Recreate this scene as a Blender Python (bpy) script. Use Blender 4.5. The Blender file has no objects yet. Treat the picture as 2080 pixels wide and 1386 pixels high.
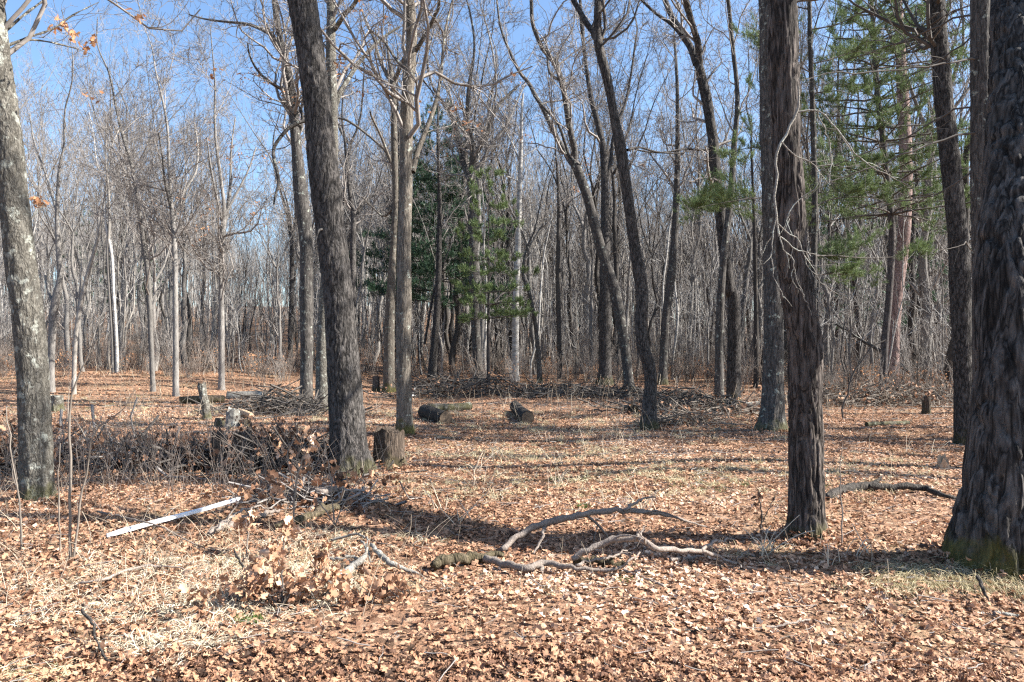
import bpy, math, random
import numpy as np
from math import radians, sin, cos, pi

# ------------------------------------------------------------------ camera, sky, sun, exposure
SC = bpy.context.scene
COL = SC.collection
F, CX, HOR, CAMZ = 1500.0, 1040.0, 700.0, 1.6      # focal length in photo pixels, horizon row, eye height
cam = bpy.data.cameras.new("camera")
cam.sensor_width = 36.0
cam.lens = F / 2080 * 36
cam.shift_y = (HOR - 693.0) / 2080
cam.clip_start, cam.clip_end = 0.05, 2000
camo = bpy.data.objects.new("camera", cam)
COL.objects.link(camo)
camo.location = (0, 0, CAMZ)
camo.rotation_euler = (radians(90), 0, 0)
SC.camera = camo

SUN_AZ, SUN_EL = radians(94), radians(40)           # clockwise from the view direction
world = bpy.data.worlds.new("World")
SC.world = world
world.use_nodes = True
wn = world.node_tree.nodes
sky = wn.new("ShaderNodeTexSky")
sky.sky_type = 'NISHITA'
sky.sun_disc = False
sky.sun_elevation = SUN_EL
sky.sun_rotation = SUN_AZ
sky.altitude = 300
sky.air_density = 1.0
sky.dust_density = 1.8
sky.ozone_density = 2.0
tone = wn.new("ShaderNodeMix"); tone.data_type = 'RGBA'; tone.blend_type = 'MULTIPLY'; tone.inputs[0].default_value = 1.0
tone.inputs[7].default_value = (.93, 1.04, 1.12, 1)
world.node_tree.links.new(sky.outputs[0], tone.inputs[6])
world.node_tree.links.new(tone.outputs[2], wn["Background"].inputs[0])
wn["Background"].inputs[1].default_value = 0.075
sl = bpy.data.lights.new("sun", 'SUN')
sl.energy = 5.0
sl.angle = radians(0.53)
sl.color = (1.0, 0.955, 0.89)
so = bpy.data.objects.new("sun", sl)
COL.objects.link(so)
from mathutils import Vector
so.rotation_euler = Vector((sin(SUN_AZ) * cos(SUN_EL), cos(SUN_AZ) * cos(SUN_EL), sin(SUN_EL))).to_track_quat('Z', 'Y').to_euler()
SC.render.engine = 'CYCLES'
SC.cycles.use_denoising = False
SC.cycles.filter_width = 1.3
SC.view_settings.view_transform = 'Standard'
SC.view_settings.look = 'None'
SC.view_settings.gamma = 1
SC.view_settings.use_curve_mapping = False
SC.view_settings.exposure = 1.78

rng = np.random.default_rng(11)
random.seed(4)

# ------------------------------------------------------------------ helpers: noise, terrain
_T = rng.random(4096)
def _h(i, j, k):
    return _T[(i * 73 + j * 179 + k * 283 + ((i ^ j) & 255) * 31 + (k ^ i) * 7) & 4095]
def vn(x, y, z=0.0, s=1.0):
    x = np.asarray(x, float) * s; y = np.asarray(y, float) * s; z = np.asarray(z, float) * s + 0 * x
    i = np.floor(x).astype(int); j = np.floor(y).astype(int); k = np.floor(z).astype(int)
    fx, fy, fz = x - i, y - j, z - k
    fx = fx * fx * (3 - 2 * fx); fy = fy * fy * (3 - 2 * fy); fz = fz * fz * (3 - 2 * fz)
    r = 0
    for a in (0, 1):
        wa = fx if a else 1 - fx
        for b in (0, 1):
            wb = fy if b else 1 - fy
            for c in (0, 1):
                r = r + wa * wb * (fz if c else 1 - fz) * _h(i + a, j + b, k + c)
    return r
def sstep(a, b, x):
    t = np.clip((x - a) / (b - a), 0, 1)
    return t * t * (3 - 2 * t)
def hgt(x, y):
    x = np.asarray(x, float); y = np.asarray(y, float)
    h = 0.16 * (vn(x + 50, y + 50, 0, .28) - .5) + 0.05 * (vn(x + 9, y + 30, 3, 1.3) - .5)
    h = h + 0.10 * np.exp(-((x - 3.9) ** 2 / 1.3 + (y - 5.2) ** 2 / 0.5))          # mound at the big oak
    h = h + 4.2 * sstep(34, 95, y) * sstep(16, -26, x) + 6.0 * sstep(80, 190, y)
    h = h + 0.7 * sstep(15, 32, y) * sstep(-2, -14, x)
    return h
def W(px, py, D):
    return np.array([(px - CX) / F * D, D, CAMZ - (py - HOR) / F * D])
def G(px, py, up=0.0):
    "the point of the ground (raised by up) that shows at a pixel"
    dx, dz = (px - CX) / F, -(py - HOR) / F
    ys = np.concatenate([np.arange(2.2, 30, .02), np.arange(30, 120, .1)])
    gap = CAMZ + dz * ys - hgt(dx * ys, ys) - up
    k = np.argmax(gap < 0)
    y = ys[k] if gap[k] < 0 else 119.0
    return np.array([dx * y, y, hgt(dx * y, y) + up])

# ------------------------------------------------------------------ helpers: meshes
def nrm(v):
    return v / np.maximum(np.linalg.norm(v, axis=-1, keepdims=True), 1e-9)
class MB:
    "collects vertices, quads and triangles for ONE mesh"
    def __init__(s):
        s.V, s.Q, s.T, s.A, s.n, s.QM, s.TM = [], [], [], [], 0, [], []
    def add(s, V, quads=None, tris=None, tint=None, mat=0):
        V = np.asarray(V, float).reshape(-1, 3)
        s.V.append(V)
        s.A.append(np.zeros(len(V)) if tint is None else np.broadcast_to(tint, (len(V),)).astype(float))
        if quads is not None and len(quads):
            q = np.asarray(quads).reshape(-1, 4) + s.n; s.Q.append(q); s.QM.append(np.full(len(q), mat))
        if tris is not None and len(tris):
            t = np.asarray(tris).reshape(-1, 3) + s.n; s.T.append(t); s.TM.append(np.full(len(t), mat))
        s.n += len(V)
        return s
    def tubes(s, P, R, S=3, tint=None, mat=0, cap=False):
        P = np.asarray(P, float); R = np.asarray(R, float)
        if P.ndim == 2: P, R = P[None], R[None]
        N, K, _ = P.shape
        if N == 0: return s
        T = nrm(np.gradient(P, axis=1))
        m = nrm(P[:, -1] - P[:, 0])
        e = np.eye(3)[np.argmin(np.abs(m), axis=1)][:, None, :]
        n = nrm(np.cross(T, np.broadcast_to(e, T.shape))); b = np.cross(T, n)
        th = np.arange(S) * 2 * pi / S
        V = P[:, :, None] + R[:, :, None, None] * (n[:, :, None] * np.cos(th)[None, None, :, None] + b[:, :, None] * np.sin(th)[None, None, :, None])
        a = np.arange(N)[:, None, None] * K * S + np.arange(K - 1)[None, :, None] * S
        j = np.arange(S)[None, None]; j2 = (j + 1) % S
        q = np.stack([a + j, a + j2, a + S + j2, a + S + j], -1).reshape(-1, 4)
        if tint is not None and np.ndim(tint) == 1: tint = np.repeat(tint, K * S)
        s.add(V, q, tint=tint, mat=mat)
        return s
    def build(s, name, mats, parent=None, loc=None, smooth=True, link=True, tint=True):
        V = np.concatenate(s.V)
        if loc is not None: V = V - np.asarray(loc)
        Q = np.concatenate(s.Q) if s.Q else np.zeros((0, 4), int)
        T = np.concatenate(s.T) if s.T else np.zeros((0, 3), int)
        me = bpy.data.meshes.new(name)
        me.vertices.add(len(V)); me.vertices.foreach_set("co", V.astype(np.float32).ravel())
        li = np.concatenate([Q.ravel(), T.ravel()]).astype(np.int32)
        me.loops.add(len(li)); me.loops.foreach_set("vertex_index", li)
        me.polygons.add(len(Q) + len(T))
        ls = np.concatenate([np.arange(len(Q)) * 4, len(Q) * 4 + np.arange(len(T)) * 3]).astype(np.int32)
        me.polygons.foreach_set("loop_start", ls)
        me.polygons.foreach_set("use_smooth", np.full(len(Q) + len(T), smooth))
        mi = np.concatenate([np.concatenate(s.QM) if s.QM else np.zeros(0), np.concatenate(s.TM) if s.TM else np.zeros(0)]).astype(np.int32)
        if not isinstance(mats, (list, tuple)): mats = [mats]
        for m in mats: me.materials.append(m)
        if mi.max(initial=0) > 0: me.polygons.foreach_set("material_index", mi)
        if tint:
            at = me.attributes.new("tint", 'FLOAT', 'POINT'); at.data.foreach_set("value", np.concatenate(s.A).astype(np.float32))
        me.update(calc_edges=True)
        o = bpy.data.objects.new(name, me)
        if link: COL.objects.link(o)
        if parent is not None: o.parent = parent
        elif loc is not None: o.location = loc
        return o
def tag(o, label=None, cat=None, group=None, kind=None):
    if label: o["label"] = label
    if cat: o["category"] = cat
    if group: o["group"] = group
    if kind: o["kind"] = kind
    return o
def empty(name, loc):
    o = bpy.data.objects.new(name, None); COL.objects.link(o)
    o.location = loc; o.empty_display_size = .2
    return o
def spline(P, n):
    "Catmull-Rom through rows of P (any width), n samples evenly along its length"
    P = np.asarray(P, float)
    Q = np.vstack([2 * P[0] - P[1], P, 2 * P[-1] - P[-2]])
    out = []
    for i in range(len(P) - 1):
        t = np.linspace(0, 1, 12, endpoint=False)[:, None]
        a, b, c, d = Q[i], Q[i + 1], Q[i + 2], Q[i + 3]
        out.append(.5 * (2 * b + (c - a) * t + (2 * a - 5 * b + 4 * c - d) * t ** 2 + (3 * b - a - 3 * c + d) * t ** 3))
    C = np.vstack(out + [P[-1:]])
    L = np.concatenate([[0], np.cumsum(np.linalg.norm(np.diff(C[:, :3], axis=0), axis=1))])
    u = np.linspace(0, L[-1], n) if np.isscalar(n) else np.clip(n, 0, L[-1])
    return np.stack([np.interp(u, L, C[:, k]) for k in range(C.shape[1])], 1), L[-1]
def lens(P):
    return np.linalg.norm(np.diff(P, axis=1), axis=2).sum(1)
def spawn(P, R, per_m, t0, t1, ang, lf, K, up=.1, wob=.2, rr=.6, rt=.25, lmin=.1, lmax=9, rmin=.003, flat=0.0):
    "children branches: P (N,K,3), R (N,K); per_m children per metre of parent"
    N, K0, _ = P.shape
    L = lens(P)
    cnt = np.maximum(0, np.floor(L * (t1 - t0) * per_m + rng.random(N))).astype(int)
    idx = np.repeat(np.arange(N), cnt); M = len(idx)
    if M == 0: return np.zeros((0, K, 3)), np.zeros((0, K))
    tt = rng.uniform(t0, t1, M); t = tt * (K0 - 1)
    i = np.minimum(np.floor(t).astype(int), K0 - 2); f = (t - i)[:, None]
    B = P[idx, i] * (1 - f) + P[idx, i + 1] * f
    r = R[idx, i] * (1 - f[:, 0]) + R[idx, i + 1] * f[:, 0]
    tg = nrm(P[idx, i + 1] - P[idx, i])
    rv = rng.normal(size=(M, 3)); rv[:, 2] *= (1 - flat)
    pp = nrm(rv - (rv * tg).sum(1, keepdims=True) * tg)
    if flat: pp[:, 2] *= (1 - flat); pp = nrm(pp)
    a = rng.uniform(ang[0], ang[1], M)[:, None]
    d = nrm(np.cos(a) * tg + np.sin(a) * pp)
    ln = np.clip(L[idx] * lf * (1.15 - .65 * tt) * rng.uniform(.6, 1.3, M), lmin, lmax)
    seg = (ln / (K - 1))[:, None]
    out = np.empty((M, K, 3)); out[:, 0] = B
    for k in range(1, K):
        d = nrm(d + rng.normal(size=(M, 3)) * wob + np.array([0, 0, up]))
        out[:, k] = out[:, k - 1] + d * seg
    r0 = np.maximum(np.minimum(r * rr * rng.uniform(.6, 1.1, M), ln * .03 + .004), rmin)
    RR = r0[:, None] * np.linspace(1, rt, K)[None]
    return out, np.maximum(RR, rmin * .6)

# ------------------------------------------------------------------ materials
def nodes(name, rough=.85, spec=.2):
    m = bpy.data.materials.new(name); m.use_nodes = True
    nt = m.node_tree; b = nt.nodes["Principled BSDF"]
    b.inputs["Roughness"].default_value = rough
    b.inputs["Specular IOR Level"].default_value = spec
    return m, nt, b
def N(nt, t, **kw):
    n = nt.nodes.new(t)
    for k, v in kw.items():
        if k in n.inputs: n.inputs[k].default_value = v
        else: setattr(n, k, v)
    return n
def ramp(nt, fac, stops, interp='LINEAR'):
    r = nt.nodes.new("ShaderNodeValToRGB"); cr = r.color_ramp; cr.interpolation = interp
    while len(cr.elements) > 1: cr.elements.remove(cr.elements[-1])
    cr.elements[0].position = stops[0][0]; cr.elements[0].color = (*stops[0][1], 1)
    for p, c in stops[1:]:
        e = cr.elements.new(p); e.color = (*c, 1)
    nt.links.new(fac, r.inputs[0])
    return r.outputs[0]
def mix(nt, fac, a, b, mode='MIX'):
    m = nt.nodes.new("ShaderNodeMix"); m.data_type = 'RGBA'; m.blend_type = mode
    for s, v in ((0, fac), (6, a), (7, b)):
        if hasattr(v, "node"): nt.links.new(v, m.inputs[s])
        else: m.inputs[s].default_value = v if not isinstance(v, tuple) else (*v, 1)
    return m.outputs[2]
def math_(nt, op, a, b=0.0, clamp=False):
    m = nt.nodes.new("ShaderNodeMath"); m.operation = op; m.use_clamp = clamp
    for s, v in ((0, a), (1, b)):
        if hasattr(v, "node"): nt.links.new(v, m.inputs[s])
        else: m.inputs[s].default_value = v
    return m.outputs[0]
g3 = lambda v, r=1, b=1: (v * r, v, v * b)
def bark(name, dark, light, scale=22, zs=.22, lichen=0.0, lcol=(.42, .45, .38), moss=0.0, bump=.6, crack_shade=.6, mossz=.25, rnd=.35):
    m, nt, b = nodes(name, .9, .15)
    tc = N(nt, "ShaderNodeTexCoord"); mp = N(nt, "ShaderNodeMapping"); mp.inputs["Scale"].default_value = (1, 1, zs)
    nt.links.new(tc.outputs["Object"], mp.inputs[0])
    wp = N(nt, "ShaderNodeTexNoise", Scale=5.0, Detail=2.0)
    nt.links.new(mp.outputs[0], wp.inputs["Vector"])
    ad = N(nt, "ShaderNodeVectorMath", operation='MULTIPLY_ADD'); nt.links.new(wp.outputs["Color"], ad.inputs[0])
    ad.inputs[1].default_value = (.06, .06, .06); nt.links.new(mp.outputs[0], ad.inputs[2])
    vz = N(nt, "ShaderNodeTexVoronoi", feature='DISTANCE_TO_EDGE', Scale=float(scale) * 1.1); nt.links.new(ad.outputs[0], vz.inputs["Vector"])
    rn = N(nt, "ShaderNodeTexNoise", Scale=float(scale) * .8, Detail=3.0, Roughness=.6, Distortion=.35); nt.links.new(ad.outputs[0], rn.inputs["Vector"])
    rdg = math_(nt, 'MULTIPLY', math_(nt, 'ABSOLUTE', math_(nt, 'SUBTRACT', rn.outputs[0], .5)), 1.9)
    vo = N(nt, "ShaderNodeMath", operation='MINIMUM'); nt.links.new(rdg, vo.inputs[0]); nt.links.new(math_(nt, 'ADD', vz.outputs[0], .09), vo.inputs[1])
    nz = N(nt, "ShaderNodeTexNoise", Scale=scale * 2.2, Detail=6.0, Roughness=.7); nt.links.new(mp.outputs[0], nz.inputs["Vector"])
    big = N(nt, "ShaderNodeTexNoise", Scale=1.7, Detail=4.0, Roughness=.6); nt.links.new(tc.outputs["Object"], big.inputs["Vector"])
    c = ramp(nt, nz.outputs[0], [(.3, dark), (.68, light)])
    c = mix(nt, math_(nt, 'MULTIPLY', big.outputs[0], .55), c, tuple(x * .55 for x in dark))
    ck = ramp(nt, vo.outputs[0], [(0.0, (1 - crack_shade,) * 3), (.16, (1, 1, 1))])  # furrows darkened in the colour: mostly painted crack shade, slightly darker bark
    c = mix(nt, 1.0, c, ck, 'MULTIPLY')
    if lichen:
        ln = N(nt, "ShaderNodeTexNoise", Scale=9.0, Detail=5.0, Roughness=.65); nt.links.new(tc.outputs["Object"], ln.inputs["Vector"])
        f = ramp(nt, ln.outputs[0], [(.62 - lichen * .22, (0, 0, 0)), (.68 - lichen * .18, (1, 1, 1))])
        c = mix(nt, math_(nt, 'MULTIPLY', f, .75), c, lcol)
    if moss:
        sx = N(nt, "ShaderNodeSeparateXYZ"); nt.links.new(tc.outputs["Object"], sx.inputs[0])
        mn = N(nt, "ShaderNodeTexNoise", Scale=7.0, Detail=4.0); nt.links.new(tc.outputs["Object"], mn.inputs["Vector"])
        hz = math_(nt, 'SUBTRACT', sx.outputs[2], math_(nt, 'MULTIPLY', mn.outputs[0], mossz * 2.6))
        f = ramp(nt, math_(nt, 'ADD', math_(nt, 'MULTIPLY', hz, 1.6 / mossz), 1.5), [(.0, (moss,) * 3), (1.0, (0, 0, 0))])
        mm = ramp(nt, nz.outputs[0], [(.3, (.035, .036, .012)), (.7, (.12, .11, .03))])
        c = mix(nt, f, c, mm)
    oi = N(nt, "ShaderNodeObjectInfo")
    v = math_(nt, 'ADD', math_(nt, 'MULTIPLY', oi.outputs["Random"], rnd), 1 - rnd / 2)
    hs = N(nt, "ShaderNodeHueSaturation"); nt.links.new(v, hs.inputs["Value"]); nt.links.new(c, hs.inputs["Color"])
    nt.links.new(hs.outputs[0], b.inputs["Base Color"])
    bp = N(nt, "ShaderNodeBump", Strength=bump, Distance=.02)
    hgt_ = math_(nt, 'ADD', math_(nt, 'MULTIPLY', math_(nt, 'MINIMUM', vo.outputs[0], .3), 2.2), math_(nt, 'MULTIPLY', nz.outputs[0], .7))
    nt.links.new(hgt_, bp.inputs["Height"]); nt.links.new(bp.outputs[0], b.inputs["Normal"])
    return m
OAK_DARK = bark("dark_furrowed_bark", (.03, .027, .024), (.2, .182, .168), 20, .3, crack_shade=.8, moss=.45, bump=.8)
OAK_BIG = bark("big_oak_bark", (.022, .019, .017), (.19, .175, .162), 12, .1, crack_shade=.85, moss=.8, bump=.9, mossz=.22)
OAK_LICHEN = bark("lichen_grey_bark", (.11, .1, .08), (.25, .232, .2), 26, .4, lichen=.3, lcol=(.36, .37, .32), moss=.6, bump=.8)
OAK_TAN = bark("tan_grey_bark", (.12, .1, .08), (.27, .24, .2), 24, .16, lichen=.08, moss=.9, bump=.7, mossz=.3)
OAK_RED = bark("reddish_brown_bark", (.028, .022, .019), (.21, .178, .156), 19, .11, crack_shade=.85, moss=.4, bump=.9, mossz=.16)
OAK_GREY = bark("grey_ridged_bark", (.055, .049, .044), (.2, .184, .168), 20, .18, lichen=.1, moss=.5, bump=.7)
PINE_PINK = bark("pink_pine_bark", (.2, .125, .105), (.43, .32, .29), 14, .3, bump=.5)
PINE_BARK = bark("dark_pine_bark", (.06, .052, .05), (.17, .15, .14), 18, .25, bump=.6)
SLIM_GREY = bark("slender_grey_bark", (.14, .13, .118), (.34, .318, .292), 24, .15, bump=.4, crack_shade=.4, rnd=.6)
SLIM_DARK = bark("slender_dark_bark", (.04, .035, .031), (.13, .117, .105), 24, .15, bump=.4, crack_shade=.4, rnd=.6)
SLIM_PALE = bark("slender_pale_bark", (.24, .215, .185), (.42, .39, .35), 24, .15, bump=.3, crack_shade=.3, rnd=.4)
DARKWOOD = bark("dark_dead_limb_bark", (.04, .035, .03), (.13, .115, .1), 30, .3, bump=.8)
DEADWOOD = bark("weathered_dead_wood", (.2, .155, .125), (.46, .395, .34), 60, .3, bump=.5, crack_shade=.35)
LICHENWOOD = bark("lichened_dead_wood", (.2, .18, .15), (.42, .4, .36), 60, .6, lichen=.35, lcol=(.42, .44, .39), bump=.5, crack_shade=.3)
ROTTEN = bark("rotten_stump_wood", (.06, .045, .035), (.22, .17, .13), 26, .12, bump=1.0, moss=.3)
def birchmat():
    m, nt, b = nodes("white_birch_bark", .8, .2)
    tc = N(nt, "ShaderNodeTexCoord"); mp = N(nt, "ShaderNodeMapping"); mp.inputs["Scale"].default_value = (1, 1, 3.5)
    nt.links.new(tc.outputs["Object"], mp.inputs[0])
    nz = N(nt, "ShaderNodeTexNoise", Scale=3.0, Detail=5.0, Roughness=.7); nt.links.new(mp.outputs[0], nz.inputs["Vector"])
    nt.links.new(ramp(nt, nz.outputs[0], [(.3, (.1, .09, .08)), (.42, (.3, .285, .26)), (.72, (.56, .54, .505))]), b.inputs["Base Color"])
    return m
BIRCH = birchmat()
FARTRUNK = bark("pale_far_trunk_bark", (.25, .235, .215), (.46, .44, .41), 20, .15, bump=.3, crack_shade=.3, rnd=.6)
def flat(name, stops, rough=.8, scale=8.0, trans=0.0, tint=False, rnd=0.0):
    m, nt, b = nodes(name, rough, .15)
    if tint:
        a = N(nt, "ShaderNodeAttribute", attribute_name="tint"); f = a.outputs["Fac"]
    else:
        tc = N(nt, "ShaderNodeTexCoord"); nz = N(nt, "ShaderNodeTexNoise", Scale=scale, Detail=5.0, Roughness=.7)
        nt.links.new(tc.outputs["Object"], nz.inputs["Vector"]); f = nz.outputs[0]
    c = ramp(nt, f, stops)
    nt.links.new(c, b.inputs["Base Color"])
    if trans:
        t = N(nt, "ShaderNodeBsdfTranslucent"); nt.links.new(c, t.inputs[0])
        ms = N(nt, "ShaderNodeMixShader"); ms.inputs[0].default_value = trans
        nt.links.new(b.outputs[0], ms.inputs[1]); nt.links.new(t.outputs[0], ms.inputs[2])
        nt.links.new(ms.outputs[0], nt.nodes["Material Output"].inputs[0])
    return m
TWIG = flat("grey_twig_bark", [(.3, (.14, .124, .11)), (.7, (.32, .29, .265))], scale=3.0)
TWIG_DARK = flat("dark_twig_bark", [(.3, (.05, .044, .038)), (.7, (.13, .115, .102))], scale=3.0)
TWIG_BROWN = flat("reddish_shrub_bark", [(.3, (.13, .105, .088)), (.7, (.28, .235, .2))], scale=3.0)
TWIG_PALE = flat("pale_weed_stem", [(0, (.22, .165, .115)), (1, (.58, .49, .37))], tint=True)
LEAF = flat("dead_oak_leaf", [(0, (.05, .03, .02)), (.2, (.15, .08, .05)), (.45, (.33, .177, .104)), (.85, (.46, .28, .175)), (1, (.58, .43, .32))], .65, trans=.12, tint=True)
LEAF_HANG = flat("hanging_dead_leaf", [(0, (.3, .13, .06)), (1, (.58, .33, .18))], .65, trans=.3, tint=True)
GRASS = flat("dry_grass", [(0, (.17, .16, .07)), (.4, (.42, .35, .2)), (1, (.68, .6, .43))], .7, trans=.2, tint=True)
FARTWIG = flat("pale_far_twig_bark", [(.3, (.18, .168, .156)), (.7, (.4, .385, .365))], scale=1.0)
TWIG_SAP = flat("brownish_sapling_bark", [(.3, (.12, .1, .08)), (.7, (.25, .215, .18))], scale=6.0)
STRAW = flat("bleached_straw", [(0, (.38, .3, .2)), (1, (.68, .6, .46))], .7, trans=.15, tint=True)
GREEN = flat("green_grass", [(0, (.05, .09, .02)), (1, (.13, .19, .05))], .7, trans=.2, tint=True)
NEEDLE = flat("pine_needle", [(0, (.05, .078, .03)), (1, (.165, .22, .09))], .55, trans=.25, tint=True)
NEEDLE_BLUE = flat("blueish_pine_needle", [(0, (.035, .07, .045)), (1, (.09, .155, .085))], .55, trans=.12, tint=True)
LOGEND = flat("weathered_log_end", [(.35, (.1, .072, .05)), (.65, (.2, .145, .1))], scale=14.0)
WOODCUT = flat("sawn_wood", [(.35, (.34, .22, .13)), (.65, (.56, .4, .27))], scale=14.0)
BOARD = flat("white_paint", [(.28, (.3, .28, .26)), (.36, (.6, .6, .6)), (.6, (.78, .78, .78))], .5, scale=5.0)
FUNGUS = flat("chalky_white_wood", [(.3, (.5, .48, .45)), (.6, (.72, .7, .67))], scale=12.0)
def groundmat():
    m, nt, b = nodes("leaf_strewn_soil", .95, .1)
    tc = N(nt, "ShaderNodeTexCoord")
    v1 = N(nt, "ShaderNodeTexVoronoi", Scale=21.0); v2 = N(nt, "ShaderNodeTexVoronoi", Scale=5.0)
    n1 = N(nt, "ShaderNodeTexNoise", Scale=.55, Detail=5.0, Roughness=.6); n2 = N(nt, "ShaderNodeTexNoise", Scale=9.0, Detail=6.0, Roughness=.75)
    for n in (v1, v2, n1, n2): nt.links.new(tc.outputs["Object"], n.inputs["Vector"])
    s1 = N(nt, "ShaderNodeSeparateColor"); nt.links.new(v1.outputs["Color"], s1.inputs[0])
    c = ramp(nt, s1.outputs[0], [(0, (.09, .055, .036)), (.3, (.2, .112, .07)), (.6, (.34, .195, .12)), (1, (.47, .31, .21))])
    c = mix(nt, ramp(nt, n2.outputs[0], [(.35, (0, 0, 0)), (.7, (.7, .7, .7))]), c, (.13, .085, .055))
    c = mix(nt, ramp(nt, n1.outputs[0], [(.5, (0, 0, 0)), (.75, (.55, .55, .55))]), c, (.33, .26, .15))
    nt.links.new(c, b.inputs["Base Color"])
    bp = N(nt, "ShaderNodeBump", Strength=1.0, Distance=.05)
    nt.links.new(math_(nt, 'ADD', s1.outputs[1], n2.outputs[0]), bp.inputs["Height"]); nt.links.new(bp.outputs[0], b.inputs["Normal"])
    return m
SOIL = groundmat()

# ------------------------------------------------------------------ the ground
def ground():
    ys = np.concatenate([np.arange(-14, 1, 1.0), np.arange(1, 15, .2), np.arange(15, 40, .5), np.arange(40, 120, 2.5), np.geomspace(120, 700, 22)])
    xs = np.sinh(np.linspace(-6.2, 6.2, 221)); xs = xs / xs[-1] * 420
    X, Y = np.meshgrid(xs, ys); Z = hgt(X, Y)
    V = np.stack([X, Y, Z], -1).reshape(-1, 3); w = len(xs)
    i, j = np.meshgrid(np.arange(len(ys) - 1), np.arange(w - 1), indexing='ij'); a = (i * w + j).ravel()
    m = MB().add(V, np.stack([a, a + 1, a + w + 1, a + w], 1))
    tag(m.build("ground", SOIL), "brown woodland floor covered in fallen leaves", None, kind="structure")
ground()

# ------------------------------------------------------------------ tree builders
def bark_disp(V, C, amp, fh=26., fv=6., seed=0., warp=3.2):
    "push trunk vertices V (K,S,3) around centres C (K,3) in and out as furrowed bark"
    d = V - C[:, None]; r = np.linalg.norm(d, axis=2, keepdims=True); n = d / np.maximum(r, 1e-6)
    x, y, z = V[..., 0], V[..., 1], V[..., 2]
    w1 = vn(x * 6 + seed, y * 6, z * 3) - .5; w2 = vn(x * 6 + 9, y * 6 + seed, z * 3) - .5
    a = vn(x * fh + w1 * warp + seed, y * fh + w2 * warp, z * fv + w1 * 2)
    rid = np.clip(np.abs(2 * a - 1) / .38, 0, 1)
    b = vn(x * fh * 2.1 + 3, y * fh * 2.1 + seed, z * fv * 3.2)
    rid2 = np.clip(np.abs(2 * b - 1) / .5, 0, 1)
    low = vn(x * 2.5 + seed, y * 2.5, z * 1.1) - .5
    h = amp * (.75 * rid + .3 * rid2 - .7) + r[..., 0] * .12 * low
    return V + n * h[..., None]
def trunk_mesh(mb, pts, S, step, amp, flare=.5, seed=0., fh=26., fv=6., zfine=99., mat=0, warp=3.2):
    "pts rows x,y,z,r from the base up"
    _, L = spline(pts, 4)
    fineL = min(L, zfine)
    u = np.concatenate([np.arange(0, fineL, step), np.arange(fineL, L, max(step, .35)), [L]])
    P, _ = spline(pts, u)
    C, R = P[:, :3], np.maximum(P[:, 3], .004)
    h = C[:, 2] - pts[0][2]
    T = nrm(np.gradient(C, axis=0))
    e = np.array([1., 0, 0]); n = nrm(np.cross(T, e)); b = np.cross(T, n)
    th = np.arange(S) * 2 * pi / S
    k = max(3, int(4 + seed % 3))
    fl = 1 + flare * np.exp(-np.maximum(h - .1, 0) / (.9 * pts[0][3] + .06))[:, None] * (.75 + .45 * np.cos(k * th + seed)[None] * 1.0 + .25 * np.cos((k + 3) * th + 2 * seed)[None])
    V = C[:, None] + (R[:, None] * fl)[..., None] * (n[:, None] * np.cos(th)[None, :, None] + b[:, None] * np.sin(th)[None, :, None])
    if amp > 0: V = bark_disp(V, C, amp, fh, fv, seed, warp)
    K = len(u); i = np.arange(K - 1)[:, None] * S; j = np.arange(S)[None]; j2 = (j + 1) % S
    mb.add(V, np.stack([i + j, i + j2, i + S + j2, i + S + j], -1), mat=mat)
    return P
def extend(pts, H, rend=.012, step=.9):
    "carry a stem on above the frame up to height H"
    pts = [list(p) for p in pts]
    a, b = np.array(pts[-2][:3]), np.array(pts[-1][:3]); d = nrm(b - a)
    r0 = pts[-1][3]; z0 = b[2]
    if z0 >= H - 1: return pts
    p = b.copy()
    while p[2] < H:
        d = nrm(d * .8 + np.array([0, 0, .16]) + rng.normal(size=3) * .16); p = p + d * step
        pts.append([*p, max(rend, r0 + (rend - r0) * (p[2] - z0) / (H - z0))])
    return pts
def leafcloud(P, size, n_each, spread, mb, tmpl='lo', tint=(0, 1)):
    "clusters of hanging leaves about the points P"
    if len(P) == 0: return
    Q = np.repeat(P, n_each, 0) + rng.normal(size=(len(P) * n_each, 3)) * spread
    add_leaves(mb, Q, rng.uniform(.7, 1.2, len(Q)) * size, rng.uniform(*tint, len(Q)), tilt=1.6, tmpl=tmpl)
_half = [(.05, .0), (.09, .10), (.25, .2), (.11, .31), (.37, .47), (.15, .58), (.31, .75), (.13, .84), (0., 1.0)]
def _hi():
    mid = [(0, y) for y in (0, .3, .55, .8)]
    V = [(0, 0, 0), (0, .3, 0), (0, .55, 0), (0, .8, 0), (0, 1.0, 0)]
    T = []
    for s in (1, -1):
        o = len(V)
        for x, y in _half[:-1]: V.append((s * x, y, 0))
        idx = [o + k for k in range(8)]
        seq = [(0, idx[0], idx[1]), (0, idx[1], 1), (1, idx[1], idx[2]), (1, idx[2], idx[3]), (1, idx[3], 2), (2, idx[3], idx[4]), (2, idx[4], idx[5]), (2, idx[5], 3), (3, idx[5], idx[6]), (3, idx[6], idx[7]), (3, idx[7], 4)]
        T += seq if s > 0 else [t[::-1] for t in seq]
    return np.array(V, float), np.array(T)
LEAF_T = {'hi': _hi(),
          'mid': (np.array([(0, 0, 0), (.3, .3, 0), (.14, .5, 0), (.28, .75, 0), (0, 1, 0), (-.28, .72, 0), (-.14, .5, 0), (-.3, .32, 0), (0, .5, 0)], float),
                  np.array([(0, 1, 8), (1, 2, 8), (2, 3, 8), (3, 4, 8), (4, 5, 8), (5, 6, 8), (6, 7, 8), (7, 0, 8)])),
          'lo': (np.array([(0, 0, 0), (.3, .45, 0), (0, 1, 0), (-.3, .5, 0)], float), np.array([(0, 1, 2), (0, 2, 3)]))}
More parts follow.
